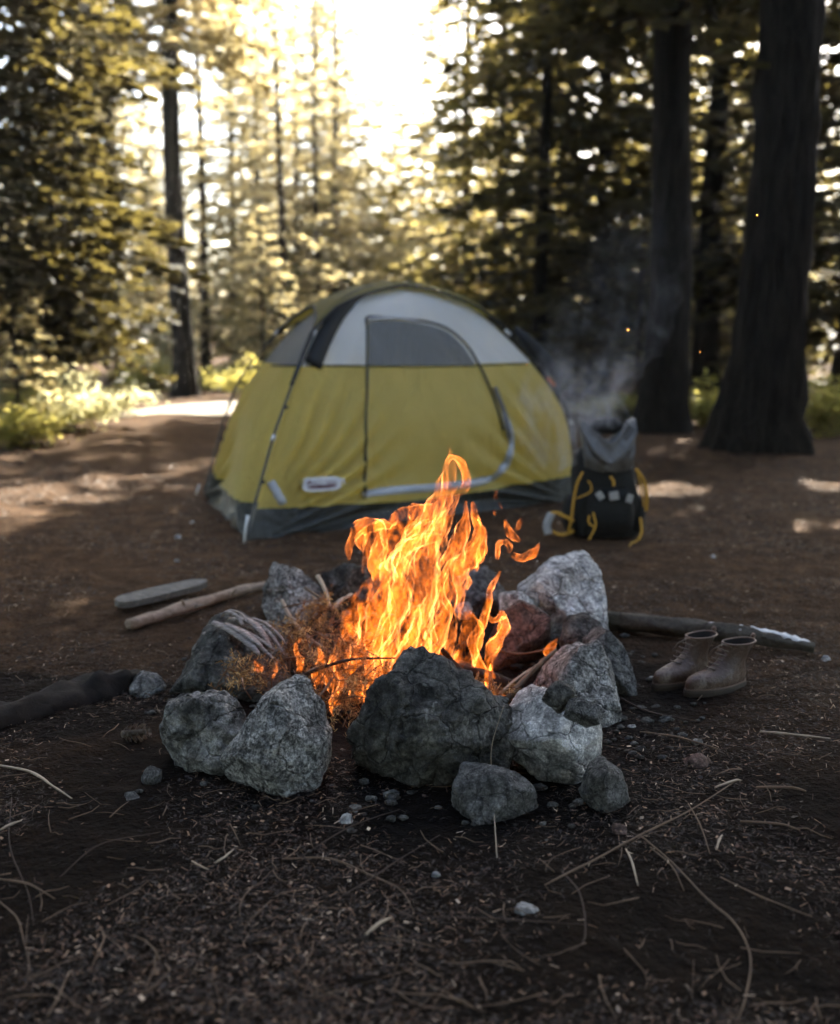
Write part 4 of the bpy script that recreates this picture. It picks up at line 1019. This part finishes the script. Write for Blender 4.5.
# ------------------------------------------------------------------ fire
def build_fire():
    root = empty('campfire_flames', ground(415, 690)); tag(root, 'bright orange campfire flames rising from the stone ring', 'fire')
    FM = mat_flame()
    rd = random.Random(21)
    def tongue(pts, wid, Y, seed, heat=(1, .4), name='flame_tongue', fold=.35, flat=.45, nv=14):
        P = catmull([at(x, y, Y+dy) for (x, y, dy) in pts], nv); n = len(P); nu = 40; V = []; al = []; ht = []
        tw = rd.uniform(0, 6)
        ppm = 1065/Y
        for i, p in enumerate(P):
            t = i/(n-1); w_ = interp(t, np.linspace(0, 1, len(wid)), wid)/ppm/2
            tn = (P[min(i+1, n-1)]-P[max(i-1, 0)]).normalized()
            a = tn.cross(Vector((0, -1, 0))); a = a.normalized() if a.length > .05 else Vector((1, 0, 0)); b = tn.cross(a).normalized()
            rot = tw*.25+t*1.2*math.sin(seed)
            ca, sa = math.cos(rot), math.sin(rot)
            for k in range(nu):
                th = 2*math.pi*k/nu
                x_ = math.cos(th); y_ = math.sin(th)*flat
                X = x_*ca-y_*sa; Yy = x_*sa+y_*ca
                q = Vector((math.cos(th)*1.3+seed*3.1, math.sin(th)*1.3, t*(2+n*.05)+seed))
                f1 = noise.noise(q)+.5*noise.noise(q*2.3); 
                rr = w_*(1+fold*1.7*f1)
                v = p+a*X*rr+b*Yy*rr
                # turbulent drift, common to all tongues near one another
                sw = Vector((v.x*7, v.y*7, v.z*6-3)); v = v+Vector((noise.noise(sw), noise.noise(sw+Vector((9, 2, 4))), 0))*.032*min(1, t*3)
                sw = Vector((v.x*19, v.y*19, v.z*13)); v = v+Vector((noise.noise(sw), noise.noise(sw+Vector((3, 7, 1))), noise.noise(sw+Vector((5, 5, 5)))*.5))*.016*min(1, t*3)
                V.append(v); al.append(t); ht.append(heat[0]+(heat[1]-heat[0])*t)
        F = []
        for i in range(n-1):
            for k in range(nu): F.append((i*nu+k, i*nu+(k+1) % nu, (i+1)*nu+(k+1) % nu, (i+1)*nu+k))
        o = mesh_obj(name, V, np.array(F), FM, root, smooth=True, attrs={'along': al, 'heat': ht})
        o.visible_shadow = True
        return o
    B = 3.74
    # main body: tongues leaning to the right as they rise
    T = [
        ([(398, 690, 0), (402, 640, 0), (412, 590, 0), (420, 550, 0), (436, 515, 0), (448, 480, .02), (456, 445, .02)], [50, 62, 70, 60, 38, 26, 4], B, 1, (1, .25)),
        ([(380, 700, 0), (384, 655, 0), (395, 610, 0), (405, 570, 0), (415, 535, 0), (432, 505, 0)], [46, 56, 52, 46, 30, 4], B-.05, 2, (1, .3)),
        ([(430, 690, 0), (440, 640, 0), (448, 600, 0), (452, 560, 0), (462, 530, 0), (470, 500, 0)], [40, 46, 44, 36, 22, 3], B+.06, 3, (.9, .2)),
        ([(360, 700, 0), (362, 665, 0), (372, 630, 0), (380, 595, 0), (376, 560, 0), (372, 530, 0), (358, 528, 0), (351, 545, 0), (351, 560, 0)], [36, 42, 40, 32, 24, 20, 14, 10, 2], B, 4, (.9, .1)),
        ([(400, 600, 0), (392, 565, 0), (394, 540, 0), (405, 522, 0), (425, 512, 0), (440, 500, 0)], [34, 36, 34, 26, 16, 3], B+.03, 5, (.7, .2)),
        ([(440, 545, 0), (438, 515, 0), (444, 490, 0), (446, 465, 0), (456, 458, 0), (464, 470, 0), (462, 490, 0), (454, 500, 0)], [14, 14, 11, 9, 8, 8, 7, 2], B, 6, (.4, .1)),
        ([(340, 705, 0), (338, 680, 0), (344, 650, 0), (352, 625, 0), (356, 600, 0)], [22, 30, 26, 18, 3], B-.1, 7, (.8, .2)),
        ([(410, 705, 0), (408, 670, 0), (418, 640, 0), (428, 612, 0), (432, 590, 0)], [50, 60, 56, 40, 6], B-.12, 8, (1, .8)),
        ([(385, 705, 0), (388, 680, 0), (400, 650, 0), (412, 620, 0), (416, 580, 0)], [60, 60, 50, 40, 6], B-.10, 9, (1, .9)),
        ([(460, 700, 0), (462, 670, 0), (470, 640, 0), (468, 615, 0), (460, 595, 0)], [36, 34, 24, 16, 3], B, 10, (.8, .2)),
        ([(468, 570, 0), (474, 550, 0), (478, 530, 0), (476, 512, 0), (474, 502, 0)], [18, 16, 12, 8, 2], B+.05, 11, (.4, .0)),
        ([(448, 600, 0), (456, 575, 0), (470, 560, 0), (480, 545, 0), (482, 525, 0)], [26, 24, 22, 16, 3], B+.04, 12, (.6, .1)),
        ([(490, 690, 0), (478, 665, 0), (476, 640, 0), (484, 618, 0), (492, 600, 0), (497, 582, 0), (500, 570, 0)], [16, 16, 14, 13, 10, 7, 2], B+.02, 13, (.5, .0)),
        ([(488, 665, 0), (494, 645, 0), (500, 630, 0), (502, 615, 0), (492, 620, 0), (484, 610, 0)], [9, 13, 11, 9, 6, 2], B+.0, 14, (.4, .0)),
        ([(440, 690, 0), (470, 680, 0), (490, 690, 0), (505, 696, 0)], [20, 24, 16, 3], B-.02, 15, (1, .6)),
        ([(372, 560, 0), (364, 540, 0), (366, 530, 0), (380, 525, 0), (398, 528, 0)], [12, 13, 11, 10, 2], B, 16, (.3, .1)),
        ([(408, 520, 0), (409, 508, 0), (410, 500, 0)], [9, 6, 1], B, 17, (.2, .0)),
        ([(352, 640, 0), (349, 620, 0), (354, 605, 0), (362, 590, 0), (374, 575, 0)], [16, 16, 14, 12, 2], B-.03, 18, (.5, .1)),
        ([(430, 560, 0), (432, 535, 0), (440, 520, 0), (454, 505, 0), (458, 490, 0)], [28, 26, 22, 14, 2], B-.04, 19, (.6, .2)),
        ([(404, 580, 0), (400, 560, 0), (410, 545, 0), (424, 540, 0), (440, 535, 0)], [30, 34, 28, 20, 3], B-.06, 20, (.8, .4)),
        ([(420, 660, 0), (436, 640, 0), (444, 615, 0), (440, 590, 0), (446, 570, 0)], [34, 34, 30, 20, 3], B-.08, 21, (1, .6)),
        ([(335, 690, 0), (330, 672, 0), (336, 655, 0), (345, 640, 0)], [18, 18, 12, 2], B-.15, 22, (.6, .2)),
        ([(512, 700, 0), (500, 690, 0), (492, 672, 0), (494, 655, 0)], [8, 12, 8, 2], B-.1, 23, (.6, .1)),
        ([(556, 662, 0), (554, 652, 0), (557, 643, 0), (561, 637, 0)], [6, 10, 7, 1], 3.78, 24, (.2, .0)),
    ]
    T += [([(300, 672, 0), (302, 660, 0), (298, 648, 0), (303, 638, 0)], [8, 10, 6, 1], 3.7, 61, (.5, .1)), ([(322, 690, 0), (318, 674, 0), (322, 660, 0), (319, 648, 0)], [12, 13, 8, 1], 3.62, 62, (.7, .1)),
          ([(272, 680, 0), (270, 670, 0), (274, 660, 0)], [6, 7, 1], 3.62, 63, (.3, .1)), ([(340, 716, 0), (334, 700, 0), (338, 684, 0), (333, 668, 0)], [12, 14, 10, 1], 3.45, 64, (.7, .2)), ([(250, 676, 0), (253, 668, 0), (250, 660, 0)], [5, 6, 1], 3.6, 65, (.2, .0))]  # small tongues added inside the tinder to make it glow
    for pts, wid, Y, sd, ht in T: tongue(pts, wid, Y, sd, ht)
    # free licks above
    for i, (pts, wid) in enumerate([([(497, 560), (500, 550), (506, 542), (512, 546), (510, 556)], [4, 9, 9, 6, 1]), ([(512, 554), (520, 558), (530, 554), (538, 544)], [5, 8, 8, 1]), ([(514, 530), (520, 526), (527, 518), (530, 512)], [2, 8, 7, 1]),
                                   ([(505, 519), (509, 530), (516, 538), (523, 540)], [2, 8, 6, 1]), ([(496, 490), (500, 500), (506, 510)], [2, 4, 1]), ([(494, 510), (496, 514), (499, 510)], [2, 4, 1]), ([(466, 590), (470, 580), (468, 570)], [3, 6, 1])]):
        tongue([(x, y, 0) for x, y in pts], wid, B+.02, 40+i, (.3, .0), 'flame_lick', fold=.25, flat=.7, nv=8)
    return root
build_fire()
# sparks
for i, (x, y, Y) in enumerate([(700, 352, 4.2), (757, 215, 4.0), (628, 330, 4.1), (527, 365, 4.3), (478, 520, 3.8)]):
    V0, F0 = ico(1); c = at(x, y, Y); r = .0014+.0006*(i % 3)
    o = mesh_obj('spark', [c+v*r for v in V0], F0, bpy.data.materials.get('spark_glow') or mat_emit('spark_glow', (1, .35, .05), 3), loc=c)
    tag(o, 'tiny glowing orange spark drifting in the air above the fire', 'spark', 'sparks in the air')

# ------------------------------------------------------------------ trees
def branch_arrays(rg, start, az, elev, L, droop, wid, dens, spray=(.10, .17), clump=1.0):
    """needle sprays of one bough: returns centres, dirs, sides, L, W and the bough's own curve"""
    dh = np.array([math.cos(az), math.sin(az), 0.0]); sd = np.array([-math.sin(az), math.cos(az), 0.0]); up = np.array([0, 0, 1.0])
    def P(t): return start+dh*(L*t*(1-.08*t))[:, None]+up*(elev*L*t-droop*L*t*t+.10*L*t**4)[:, None]
    nt_ = max(5, int(L*9*dens)); t = np.sort(rg.uniform(.12, 1, nt_)); base = P(t)
    side = np.where(rg.random(nt_) < .5, -1.0, 1.0); ang = rg.uniform(.7, 1.15, nt_)
    tl = (wid*L*(1-t)**.75+.16)*rg.uniform(.6, 1.15, nt_)
    td = dh[None]*np.cos(ang)[:, None]+sd[None]*(np.sin(ang)*side)[:, None]+up[None]*rg.normal(-.12, .12, nt_)[:, None]; td = unit(td)
    k = np.maximum(2, (tl/.075*clump).astype(int)); idx = np.repeat(np.arange(nt_), k)
    f = rg.random(len(idx)); c = base[idx]+td[idx]*(tl[idx]*f)[:, None]+up[None]*(-.10*tl[idx]*f*f)[:, None]+rg.normal(0, .012, (len(idx), 3))
    s2 = np.where(rg.random(len(idx)) < .5, -1.0, 1.0)
    d = unit(td[idx]+np.cross(td[idx], up)*(s2*rg.uniform(.2, .9, len(idx)))[:, None]+rg.normal(0, .14, (len(idx), 3)))
    s = unit(np.cross(d, up[None]+rg.normal(0, .55, (len(idx), 3))))
    LL = rg.uniform(spray[0], spray[1], len(idx)); WW = LL*rg.uniform(.30, .55, len(idx))
    return c, d, s, LL, WW, P(np.linspace(0, 1, 6))
def vn(q):
    x, y, z = q[:, 0], q[:, 1], q[:, 2]
    return (np.sin(x*2.1+1.3*np.sin(y*1.7+z))+np.sin(y*2.7+1.1*np.sin(z*2.2+x*1.3))+np.sin(z*2.4+1.2*np.sin(x*1.9-y)))*.55
TDIR = np.array([math.sin(SUN_AZ)/math.tan(SUN_EL), math.cos(SUN_AZ)/math.tan(SUN_EL)])
SPOTS = []          # gaps in the canopy: (x, y, rx, ry) of the sun flecks they let through
for px, py, rx, ry in [(660, 489, .42, .42), (800, 525, .42, .26), (835, 487, .3, .3), (700, 512, .25, .12), (690, 425, .8, .5), (660, 440, .5, .4), (745, 890, .20, .13), (800, 800, .16, .07), (715, 775, .12, .08), (230, 985, .10, .07), (190, 905, .07, .05), (745, 655, .16, .10), (815, 735, .2, .05), (720, 835, .1, .07), (600, 960, .1, .04)]:
    g_ = ground(px, py); SPOTS.append((g_.x, g_.y, rx, ry))
def make_prune(x0, y0, thin=.0, keep=.3):
    def f(c):
        z = np.maximum(0, c[:, 2]); gx = c[:, 0]+x0-TDIR[0]*z; gy = c[:, 1]+y0-TDIR[1]*z
        n1 = np.sin(gx*7+2*np.sin(gy*5))*np.sin(gy*6+1.7*np.sin(gx*4)); n2 = np.sin(gx*17+3*np.sin(gy*9))*np.sin(gy*15)
        hit = np.zeros(len(c), bool)
        for sx, sy, rx, ry in SPOTS: hit |= ((gx-sx)/rx)**2+((gy-sy)/ry)**2 < 1+.5*n1+.25*n2
        edge = -4.5+np.where(gy < 14.8, (gy-11)*.18, .7+(gy-14.8)*.36)+.35*n1+.15*n2
        strip = ((gx < edge) | (gy > 17+.5*n1)) & (gx > -5.4) & (gx < 2.2) & (gy > 8.5) & (gy < 21)
        rg = np.random.default_rng(1); r = rg.random(len(c))
        return ~(hit & (r > .02)) & ~(strip & (r > np.where(gx > -2, .4, .06))) & (r > thin)
    return f
def conifer_meshes(seed, H, r0, base_h, Lmax, nb, dens=1.0, droop=.35, wid=.42, shape=.75, spray=(.13, .24), bare=0, lean=0.0, clump=1.0, prune=None, top_r=.02, flare=.5, maxbr=None):
    rg = np.random.default_rng(seed); rd = random.Random(seed)
    C_, D_, S_, L_, W_ = [], [], [], [], []; m = MB()
    # trunk
    pts = []; rr = []; n = 60 if r0 > .3 else 30 if r0 > .2 else 12
    for i in range(n+1):
        f = (i/n)**1.5; z = -.25+(H+.25)*f
        pts.append(Vector((lean*z+.04*r0/.2*math.sin(z*.7+seed), .04*math.cos(z*.6+seed), z)))
        rr.append(max(.008, r0*(1-f)**.85*(1+flare*math.exp(-max(0, z)/ (r0*1.6+.1)))+top_r*.3))
    m.tube(pts, rr, 56 if r0 > .3 else 24 if r0 > .2 else 9, wob=.14, ridge=.075 if r0 > .2 else 0)
    for i in range(nb):
        f = ((i+rd.random())/nb)**1.2; h = base_h+(H*.985-base_h)*f
        L = Lmax*max(.06, (1-f))**shape*rd.uniform(.62, 1.1)+.15
        az = i*2.39996+rd.uniform(-.5, .5)
        tz = np.array([lean*h, 0, h])
        a = branch_arrays(rg, tz, az, .25*f+rd.uniform(-.12, .12), L, droop*rd.uniform(.6, 1.3)*(1-.5*f), wid, dens, spray, clump)
        C_.append(a[0]); D_.append(a[1]); S_.append(a[2]); L_.append(a[3]); W_.append(a[4])
        m.tube([Vector(q) for q in a[5]], [r*max(.005, .011*L**.8+.004) for r in (1, .8, .6, .45, .3, .12)], 4, cap=False)
    for i in range(bare):
        h = rd.uniform(.8, base_h); az = rd.uniform(0, 6.28); L = rd.uniform(.3, 1.3); d = Vector((math.cos(az), math.sin(az), rd.uniform(-.3, .2)))
        p = Vector((lean*h, 0, h)); m.tube([p, p+d*L*.5+Vector((0, 0, -.02)), p+d*L+Vector((0, 0, -.15*L))], [.014, .009, .003], 4, cap=False)
    c = np.concatenate(C_); d = np.concatenate(D_); s = np.concatenate(S_); L = np.concatenate(L_); W = np.concatenate(W_)
    if prune is not None:
        k = prune(c); c, d, s, L, W = c[k], d[k], s[k], L[k], W[k]
    V, F = quads(c, d, s, L, W)
    # light and dark clumps
    tone = np.clip(.5+.3*vn(c*.9+seed)+rg.normal(0, .18, len(c)), 0, 1)
    return m, V, F, np.repeat(tone, 4)
PROTO = {}
def tree(name, label, key, x, y, rz=0, sc=1.0, group='conifers around the campsite', mat='needle', bark='bark', own=0, thin=0, **kw):
    k = (key, mat, bark)
    if own and not kw: kw = dict(SPEC[key]); k = (key, x, y); kw['H'] *= sc; kw['r0'] *= sc; kw['Lmax'] *= sc; kw['base_h'] *= sc; kw['nb'] = int(kw['nb']*sc); kw['seed'] += own; sc = 1; rz = 0
    if own: kw['prune'] = make_prune(x, y, thin)
    if k not in PROTO:
        m, V, F, tone = conifer_meshes(**kw) if kw else conifer_meshes(**SPEC[key])
        root = empty(name, (x, y, gh(x, y)))
        tr = mesh_obj('trunk', m.V, m.F, M[bark], None, smooth=True); tr.parent = root
        cr = mesh_obj('crown', V, F, M[mat], None, attrs={'tone': tone}); cr.parent = root
        PROTO[k] = root
    else:
        src = PROTO[k]; root = src.copy(); root.name = name; COL.objects.link(root)
        for ch in list(src.children):
            c = ch.copy(); c.parent = root; COL.objects.link(c)
    root.location = (x, y, gh(x, y)-.02); root.rotation_euler = (0, 0, rz); root.scale = (sc, sc, sc)
    tag(root, label, 'tree', group); return root
SPEC = {
 'tall': dict(seed=1, H=19, r0=.24, base_h=2.0, Lmax=3.2, nb=190, dens=1.1, droop=.35, bare=14),
 'tall2': dict(seed=2, H=17, r0=.20, base_h=1.2, Lmax=3.1, nb=200, dens=1.2, droop=.45, bare=8),
 'left': dict(seed=12, H=18, r0=.21, base_h=1.0, Lmax=1.75, nb=230, dens=1.7, droop=.5, bare=8, spray=(.09, .17), clump=1.3),
 'mid': dict(seed=3, H=11, r0=.12, base_h=.5, Lmax=2.5, nb=150, dens=1.2, droop=.35),
 'slim': dict(seed=4, H=9, r0=.08, base_h=.4, Lmax=1.7, nb=110, dens=1.1, droop=.25),
 'small': dict(seed=5, H=4.5, r0=.045, base_h=.25, Lmax=1.3, nb=55, dens=1.2, droop=.2, spray=(.09, .16)),
 'sparse': dict(seed=6, H=14, r0=.14, base_h=1.0, Lmax=2.6, nb=120, dens=.9, droop=.3),
}
def tx(px, Y): return (px-420)*Y/1065
# the big dark trunk on the right: limbs and crown above the frame
def big_tree():
    Y = 10.5; x = tx(768, Y)
    kw = dict(seed=31, H=24, r0=.325, base_h=6.5, Lmax=4.4, nb=170, dens=1.0, droop=.3, bare=0, flare=.6)
    tree('conifer_tree', 'massive dark bare trunk with flared roots near the right edge, nearest tree to the camp', 'big', x, Y, mat='needle_dark', bark='bark_big', own=1, **kw)
big_tree()
kw = dict(seed=32, H=21, r0=.27, base_h=5.2, Lmax=3.5, nb=160, dens=1.0, droop=.35, bare=10, flare=.5)
tree('conifer_tree', 'dark straight trunk between the tent and the massive trunk, smoke drifting before it', 'bigb', tx(664, 13.8), 13.8, mat='needle_dark', bark='bark_big', own=1, **kw)
kw = dict(seed=33, H=20, r0=.21, base_h=6.4, Lmax=3.0, nb=140, dens=1.0, droop=.4, bare=26, flare=.45)
tree('conifer_tree', 'slender straight dark trunk left of the tent, standing on the sunlit strip', 'lt', tx(181, 20.5), 20.5, mat='needle_soft', bark='bark_big', own=1, **kw)
for a in [
  ('left', 58, 15.9, .3, 1.0, 'needle_dark', 'bark_big', 'dark dense conifer at the left with shaded boughs filling the upper left corner'),
  ('tall', -30, 13.5, 1.9, 1.0, 'needle_dark', 'bark_big', 'conifer at the extreme left edge, only its lowest boughs and dark trunk in view'),
  ('sparse', 118, 25, 4.0, 1.05, 'needle_soft', 'bark', 'yellow-lit conifer seen between the dark left tree and the slender trunk'),
  ('sparse', 283, 26, 2.2, .85, 'needle_soft', 'bark', 'thin sunlit fir with a see-through crown left of the bright sky gap'),
  ('sparse', 236, 31, .7, .95, 'needle_soft', 'bark', 'pale backlit fir just right of the slender straight trunk'),
  ('sparse', 206, 27, .7, .95, 'needle_soft', 'bark', 'golden backlit fir close behind the slender straight trunk'),
  ('sparse', 318, 30, 1.7, .82, 'needle_soft', 'bark', 'golden see-through fir bordering the bright sky gap on its left'),
  ('mid', 262, 34, 1.7, 1.35, 'needle_soft', 'bark', 'tall pale fir far behind the left shoulder of the tent'),
  ('mid', 350, 36, 1.7, 1.0, 'needle', 'bark', 'pale washed-out fir low in the bright sky gap, left of its middle'),
  ('mid', 383, 38, 2.7, .92, 'needle', 'bark', 'pale washed-out fir low in the middle of the bright sky gap'),
  ('mid', 424, 35, .7, 1.04, 'needle', 'bark', 'pale washed-out fir low in the bright sky gap, right of its middle'),
  ('sparse', 300, 33, .7, 1.0, 'needle_soft', 'bark', 'tall see-through fir rising out of the picture beside the bright sky gap'),
  ('sparse', 466, 25.5, 3.7, 1.0, 'needle_soft', 'bark', 'tall hazy fir forming the right edge of the bright sky gap'),
  ('sparse', 338, 31, 2.7, 1.05, 'needle_soft', 'bark', 'tall hazy fir forming the left edge of the bright sky gap'),
  ('slim', 336, 33, .9, .95, 'needle_soft', 'bark', 'low pale fir directly beneath the bright sky gap'),
  ('slim', 398, 36, 2.9, .9, 'needle_soft', 'bark', 'low pale fir rising over the top of the tent'),
  ('mid', 455, 29, 1.5, 1.0, 'needle_soft', 'bark', 'pale backlit fir right of the bright sky gap'),
  ('sparse', 541, 18.5, 5.1, .95, 'needle_dark', 'bark_big', 'grey-green fir with layered boughs above the right half of the tent'),
  ('mid', 500, 24, 3.3, 1.25, 'needle', 'bark', 'olive fir with full crown behind the layered fir'),
  ('tall2', 600, 21, 2.0, .95, 'needle_dark', 'bark_big', 'dark full conifer behind the drifting smoke'),
  ('tall', 708, 18.5, 2.7, .9, 'needle_dark', 'bark_big', 'dark conifer in the gap left of the massive trunk'),
  ('tall2', 845, 17.5, 4.7, .95, 'needle_dark', 'bark_big', 'dark conifer at the right edge behind the massive trunk'),
  ('mid', 740, 27, 1.1, 1.1, 'needle', 'bark', 'olive fir glimpsed far behind the massive trunk'),
  ('mid', 645, 30, 4.4, 1.1, 'needle', 'bark', 'olive fir far behind the dark straight trunk'),
  ('small', 15, 12.5, 1.0, .62, 'needle_soft', 'bark', 'young fir with pale drooping boughs by the left bushes'),
  ('small', 560, 21, 2.0, 1.0, 'needle_dark', 'bark', 'young dark fir low behind the right shoulder of the tent'),
  ('small', 640, 17, .5, .75, 'needle_dark', 'bark', 'young dark fir at the foot of the dark straight trunk'),
  ('small', 262, 24, 3.5, .9, 'needle_soft', 'bark', 'young fir just behind the left shoulder of the tent'),
]:
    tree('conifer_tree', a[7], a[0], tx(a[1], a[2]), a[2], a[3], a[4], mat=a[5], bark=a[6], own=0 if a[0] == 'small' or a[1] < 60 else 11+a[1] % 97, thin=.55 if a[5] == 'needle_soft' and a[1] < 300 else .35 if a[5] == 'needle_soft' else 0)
# far wood: nothing tells these apart
rf = random.Random(12)
for i in range(56):
    Y = rf.uniform(37, 62); px = -170+1180*((i*.618) % 1); 
    gap = 335 < px < 450
    key = 'slim' if gap else ('mid' if i % 2 else 'sparse')
    sc = rf.uniform(.75, .95) if gap else rf.uniform(.95, 1.25)
    if gap: Y = max(Y, 40)
    if (gap and i % 3 == 0) or (180 < px < 340 and i % 2): continue
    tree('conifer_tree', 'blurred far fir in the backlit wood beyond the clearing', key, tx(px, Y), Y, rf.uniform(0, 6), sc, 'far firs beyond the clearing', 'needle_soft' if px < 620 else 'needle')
# unseen trees added round and behind the camera to shade the foreground
for i, (x, y, sc) in enumerate([(-4.5, -1.5, 1), (4.6, -2.0, 1), (.6, -5.5, 1), (-8, 4, .95), (8.2, 4.5, .95), (-2.5, -7, .9), (-2.3, -1.9, .8), (2.4, -2.4, .8), (.2, -3.2, .75), (-7.5, 9.5, 1.0), (8.5, 10.5, .9)]):
    tree('conifer_tree', 'unseen tall conifer added round the campsite to shade the foreground', 'tall', x, y, i*1.3, sc, 'unseen shade conifers', 'needle_dark', 'bark_big')

# ------------------------------------------------------------------ bushes
def bush_mesh(seed, R_, H, n, leaf=(.03, .06), stems=14):
    rg = np.random.default_rng(seed); m = MB(); rd = random.Random(seed)
    cl = []
    for i in range(stems):
        a = rd.uniform(0, 6.28); r = R_*math.sqrt(rd.random()); h = H*rd.uniform(.45, 1)*(1-.35*(r/R_)**2)
        top = Vector((math.cos(a)*r, math.sin(a)*r, h)); mid = top*.5+Vector((0, 0, h*.12))
        m.tube([Vector((0, 0, -.05))+Vector((rd.gauss(0, R_*.15), rd.gauss(0, R_*.15), 0)), mid, top], [.012, .008, .003], 5, cap=False)
        for k in range(5):
            f = rd.uniform(.35, 1.05); cl.append((top*f+Vector((rd.gauss(0, R_*.14), rd.gauss(0, R_*.14), rd.gauss(0, H*.07))), R_*rd.uniform(.10, .24), rd.random()))
    idx = rg.integers(0, len(cl), n); cc = np.array([list(c[0]) for c in cl])[idx]; rr = np.array([c[1] for c in cl])[idx]
    c = cc+rg.normal(0, 1, (n, 3))*rr[:, None]*np.array([1, 1, .6]); c[:, 2] = np.maximum(c[:, 2], .02)
    d = unit(rg.normal(0, 1, (n, 3))*np.array([1, 1, .5])); s = unit(np.cross(d, np.array([0, 0, 1.0])+rg.normal(0, .6, (n, 3))))
    L = rg.uniform(leaf[0], leaf[1], n); V, F = quads(c, d, s, L, L*.6)
    tone = np.clip(np.array([q[2] for q in cl])[idx]*.8+rg.random(n)*.3, 0, 1)
    return m, V, F, np.repeat(tone, 4)
BP = {}
def bush(label, key, px, Y, rz, sc, mat, sz=1.0):
    k = (key, mat); x = tx(px, Y)
    if k not in BP:
        m, V, F, tone = bush_mesh(*{'a': (1, .75, .9, 2600, (.04, .085)), 'b': (2, .6, .6, 2200, (.035, .07)), 'c': (3, .9, 1.3, 3000, (.05, .10))}[key])
        root = empty('bush', (x, Y, 0)); o = mesh_obj('stems', m.V, m.F, M['bark'], None, smooth=True); o.parent = root
        o = mesh_obj('foliage', V, F, M[mat], None, attrs={'tone': tone}); o.parent = root; BP[k] = root
    else:
        src = BP[k]; root = src.copy(); COL.objects.link(root)
        for ch in list(src.children):
            c = ch.copy(); c.parent = root; COL.objects.link(c)
    root.location = (x, Y, gh(x, Y)-.02); root.rotation_euler = (0, 0, rz); root.scale = (sc, sc, sc*sz)
    tag(root, label, 'bush', 'bushes along the edge of the clearing')
for a in [
  ('pale sunlit leafy bush at the far left, lowest of the left thicket', 'a', 14, 11.5, 0, .75, 'leaf', .8),
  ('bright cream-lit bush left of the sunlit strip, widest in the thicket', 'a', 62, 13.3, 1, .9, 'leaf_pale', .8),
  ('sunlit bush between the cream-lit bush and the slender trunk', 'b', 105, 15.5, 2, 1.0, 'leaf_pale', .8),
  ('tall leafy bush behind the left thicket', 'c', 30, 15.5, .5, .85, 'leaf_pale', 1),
  ('yellow-green bush at the left foot of the slender trunk', 'c', 138, 22.5, 3, .8, 'leaf', .8),
  ('yellow bush at the right foot of the slender trunk', 'b', 216, 22.5, 1, 1.1, 'leaf', .8),
  ('yellow-green bush close behind the left wall of the tent', 'a', 246, 20, 1.9, .9, 'leaf', .8),
  ('yellow bush in the shade gap left of the massive trunk', 'a', 712, 14.5, 2.2, .75, 'leaf', .9),
  ('small bush at the foot of the dark straight trunk', 'b', 690, 16.5, 2.2, .8, 'leaf', .8),
  ('bright yellow bush right of the massive trunk', 'c', 838, 13.5, 1.2, .75, 'leaf', .85),
  ('low bush behind the drifting smoke right of the tent', 'b', 606, 16, 0, .8, 'leaf', .8),
  ('olive bush behind the top of the backpack', 'b', 640, 14.8, 4, .6, 'needle_dark', .8),
  ('olive bush far behind the right shoulder of the tent', 'c', 520, 22, 4, .9, 'leaf', 1),
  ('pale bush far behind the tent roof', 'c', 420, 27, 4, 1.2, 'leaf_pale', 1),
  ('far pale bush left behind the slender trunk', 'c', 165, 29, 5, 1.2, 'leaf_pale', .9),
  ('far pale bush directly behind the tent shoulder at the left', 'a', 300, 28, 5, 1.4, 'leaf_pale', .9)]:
    bush(*a)

# ------------------------------------------------------------------ smoke
def smoke():
    t = NT('wood_smoke'); n1 = t.noise(4.6, 6, .62, t.mapping((1, 1, .6)), 2.0); n2 = t.noise(1.1, 2, .5)
    d = t.ramp(n1.outputs['Fac'], [(.50, 0), (.60, .35), (.72, 1)]); 
    at_ = t.n('ShaderNodeTexCoord'); 
    mp = t.n('ShaderNodeMapping'); t.l(at_.outputs['Generated'], mp.inputs[0]); mp.inputs['Location'].default_value = (-.5, -.5, -.5)
    sx = t.n('ShaderNodeSeparateXYZ'); t.l(mp.outputs[0], sx.inputs[0])
    fz = t.ramp(t.math('ADD', sx.outputs['Z'], .5), [(0, .0), (.04, 1), (.25, .55), (.42, .08), (1, 0)])
    dd = t.math('MULTIPLY', t.math('MULTIPLY', d, fz), 8.0)
    pv = t.n('ShaderNodeVolumePrincipled'); pv.inputs['Color'].default_value = (.93, .94, .96, 1); t.l(dd, pv.inputs['Density']); pv.inputs['Anisotropy'].default_value = .3
    t.t.links.new(pv.outputs[0], t.out.inputs['Volume'])
    m = MB(); Y = 6.55
    P = catmull([at(540, 474, Y), at(554, 438, Y), at(570, 400, Y), at(594, 355, Y), at(620, 310, Y+.1), at(642, 255, Y+.2), at(655, 195, Y+.3)], 5)
    n = len(P); m.tube(P, [interp(i/(n-1), [0, .1, .3, .6, 1], [.08, .22, .34, .36, .30]) for i in range(n)], 16, wob=.3)
    o = m.build('smoke', t.m); tag(o, 'thin grey wood smoke drifting up between the tent and the backpack', 'smoke', kind='stuff')
smoke()

# ------------------------------------------------------------------ haze
def haze():
    t = NT('forest_air'); pv = t.n('ShaderNodeVolumePrincipled'); pv.inputs['Color'].default_value = (1, .97, .9, 1)
    pv.inputs['Density'].default_value = .0006; pv.inputs['Anisotropy'].default_value = .5
    t.t.links.new(pv.outputs[0], t.out.inputs['Volume'])
    m = MB(); m.box((0, 60, 14), (160, 150, 34)); o = m.build('haze', t.m, smooth=False); tag(o, kind='stuff')
haze()
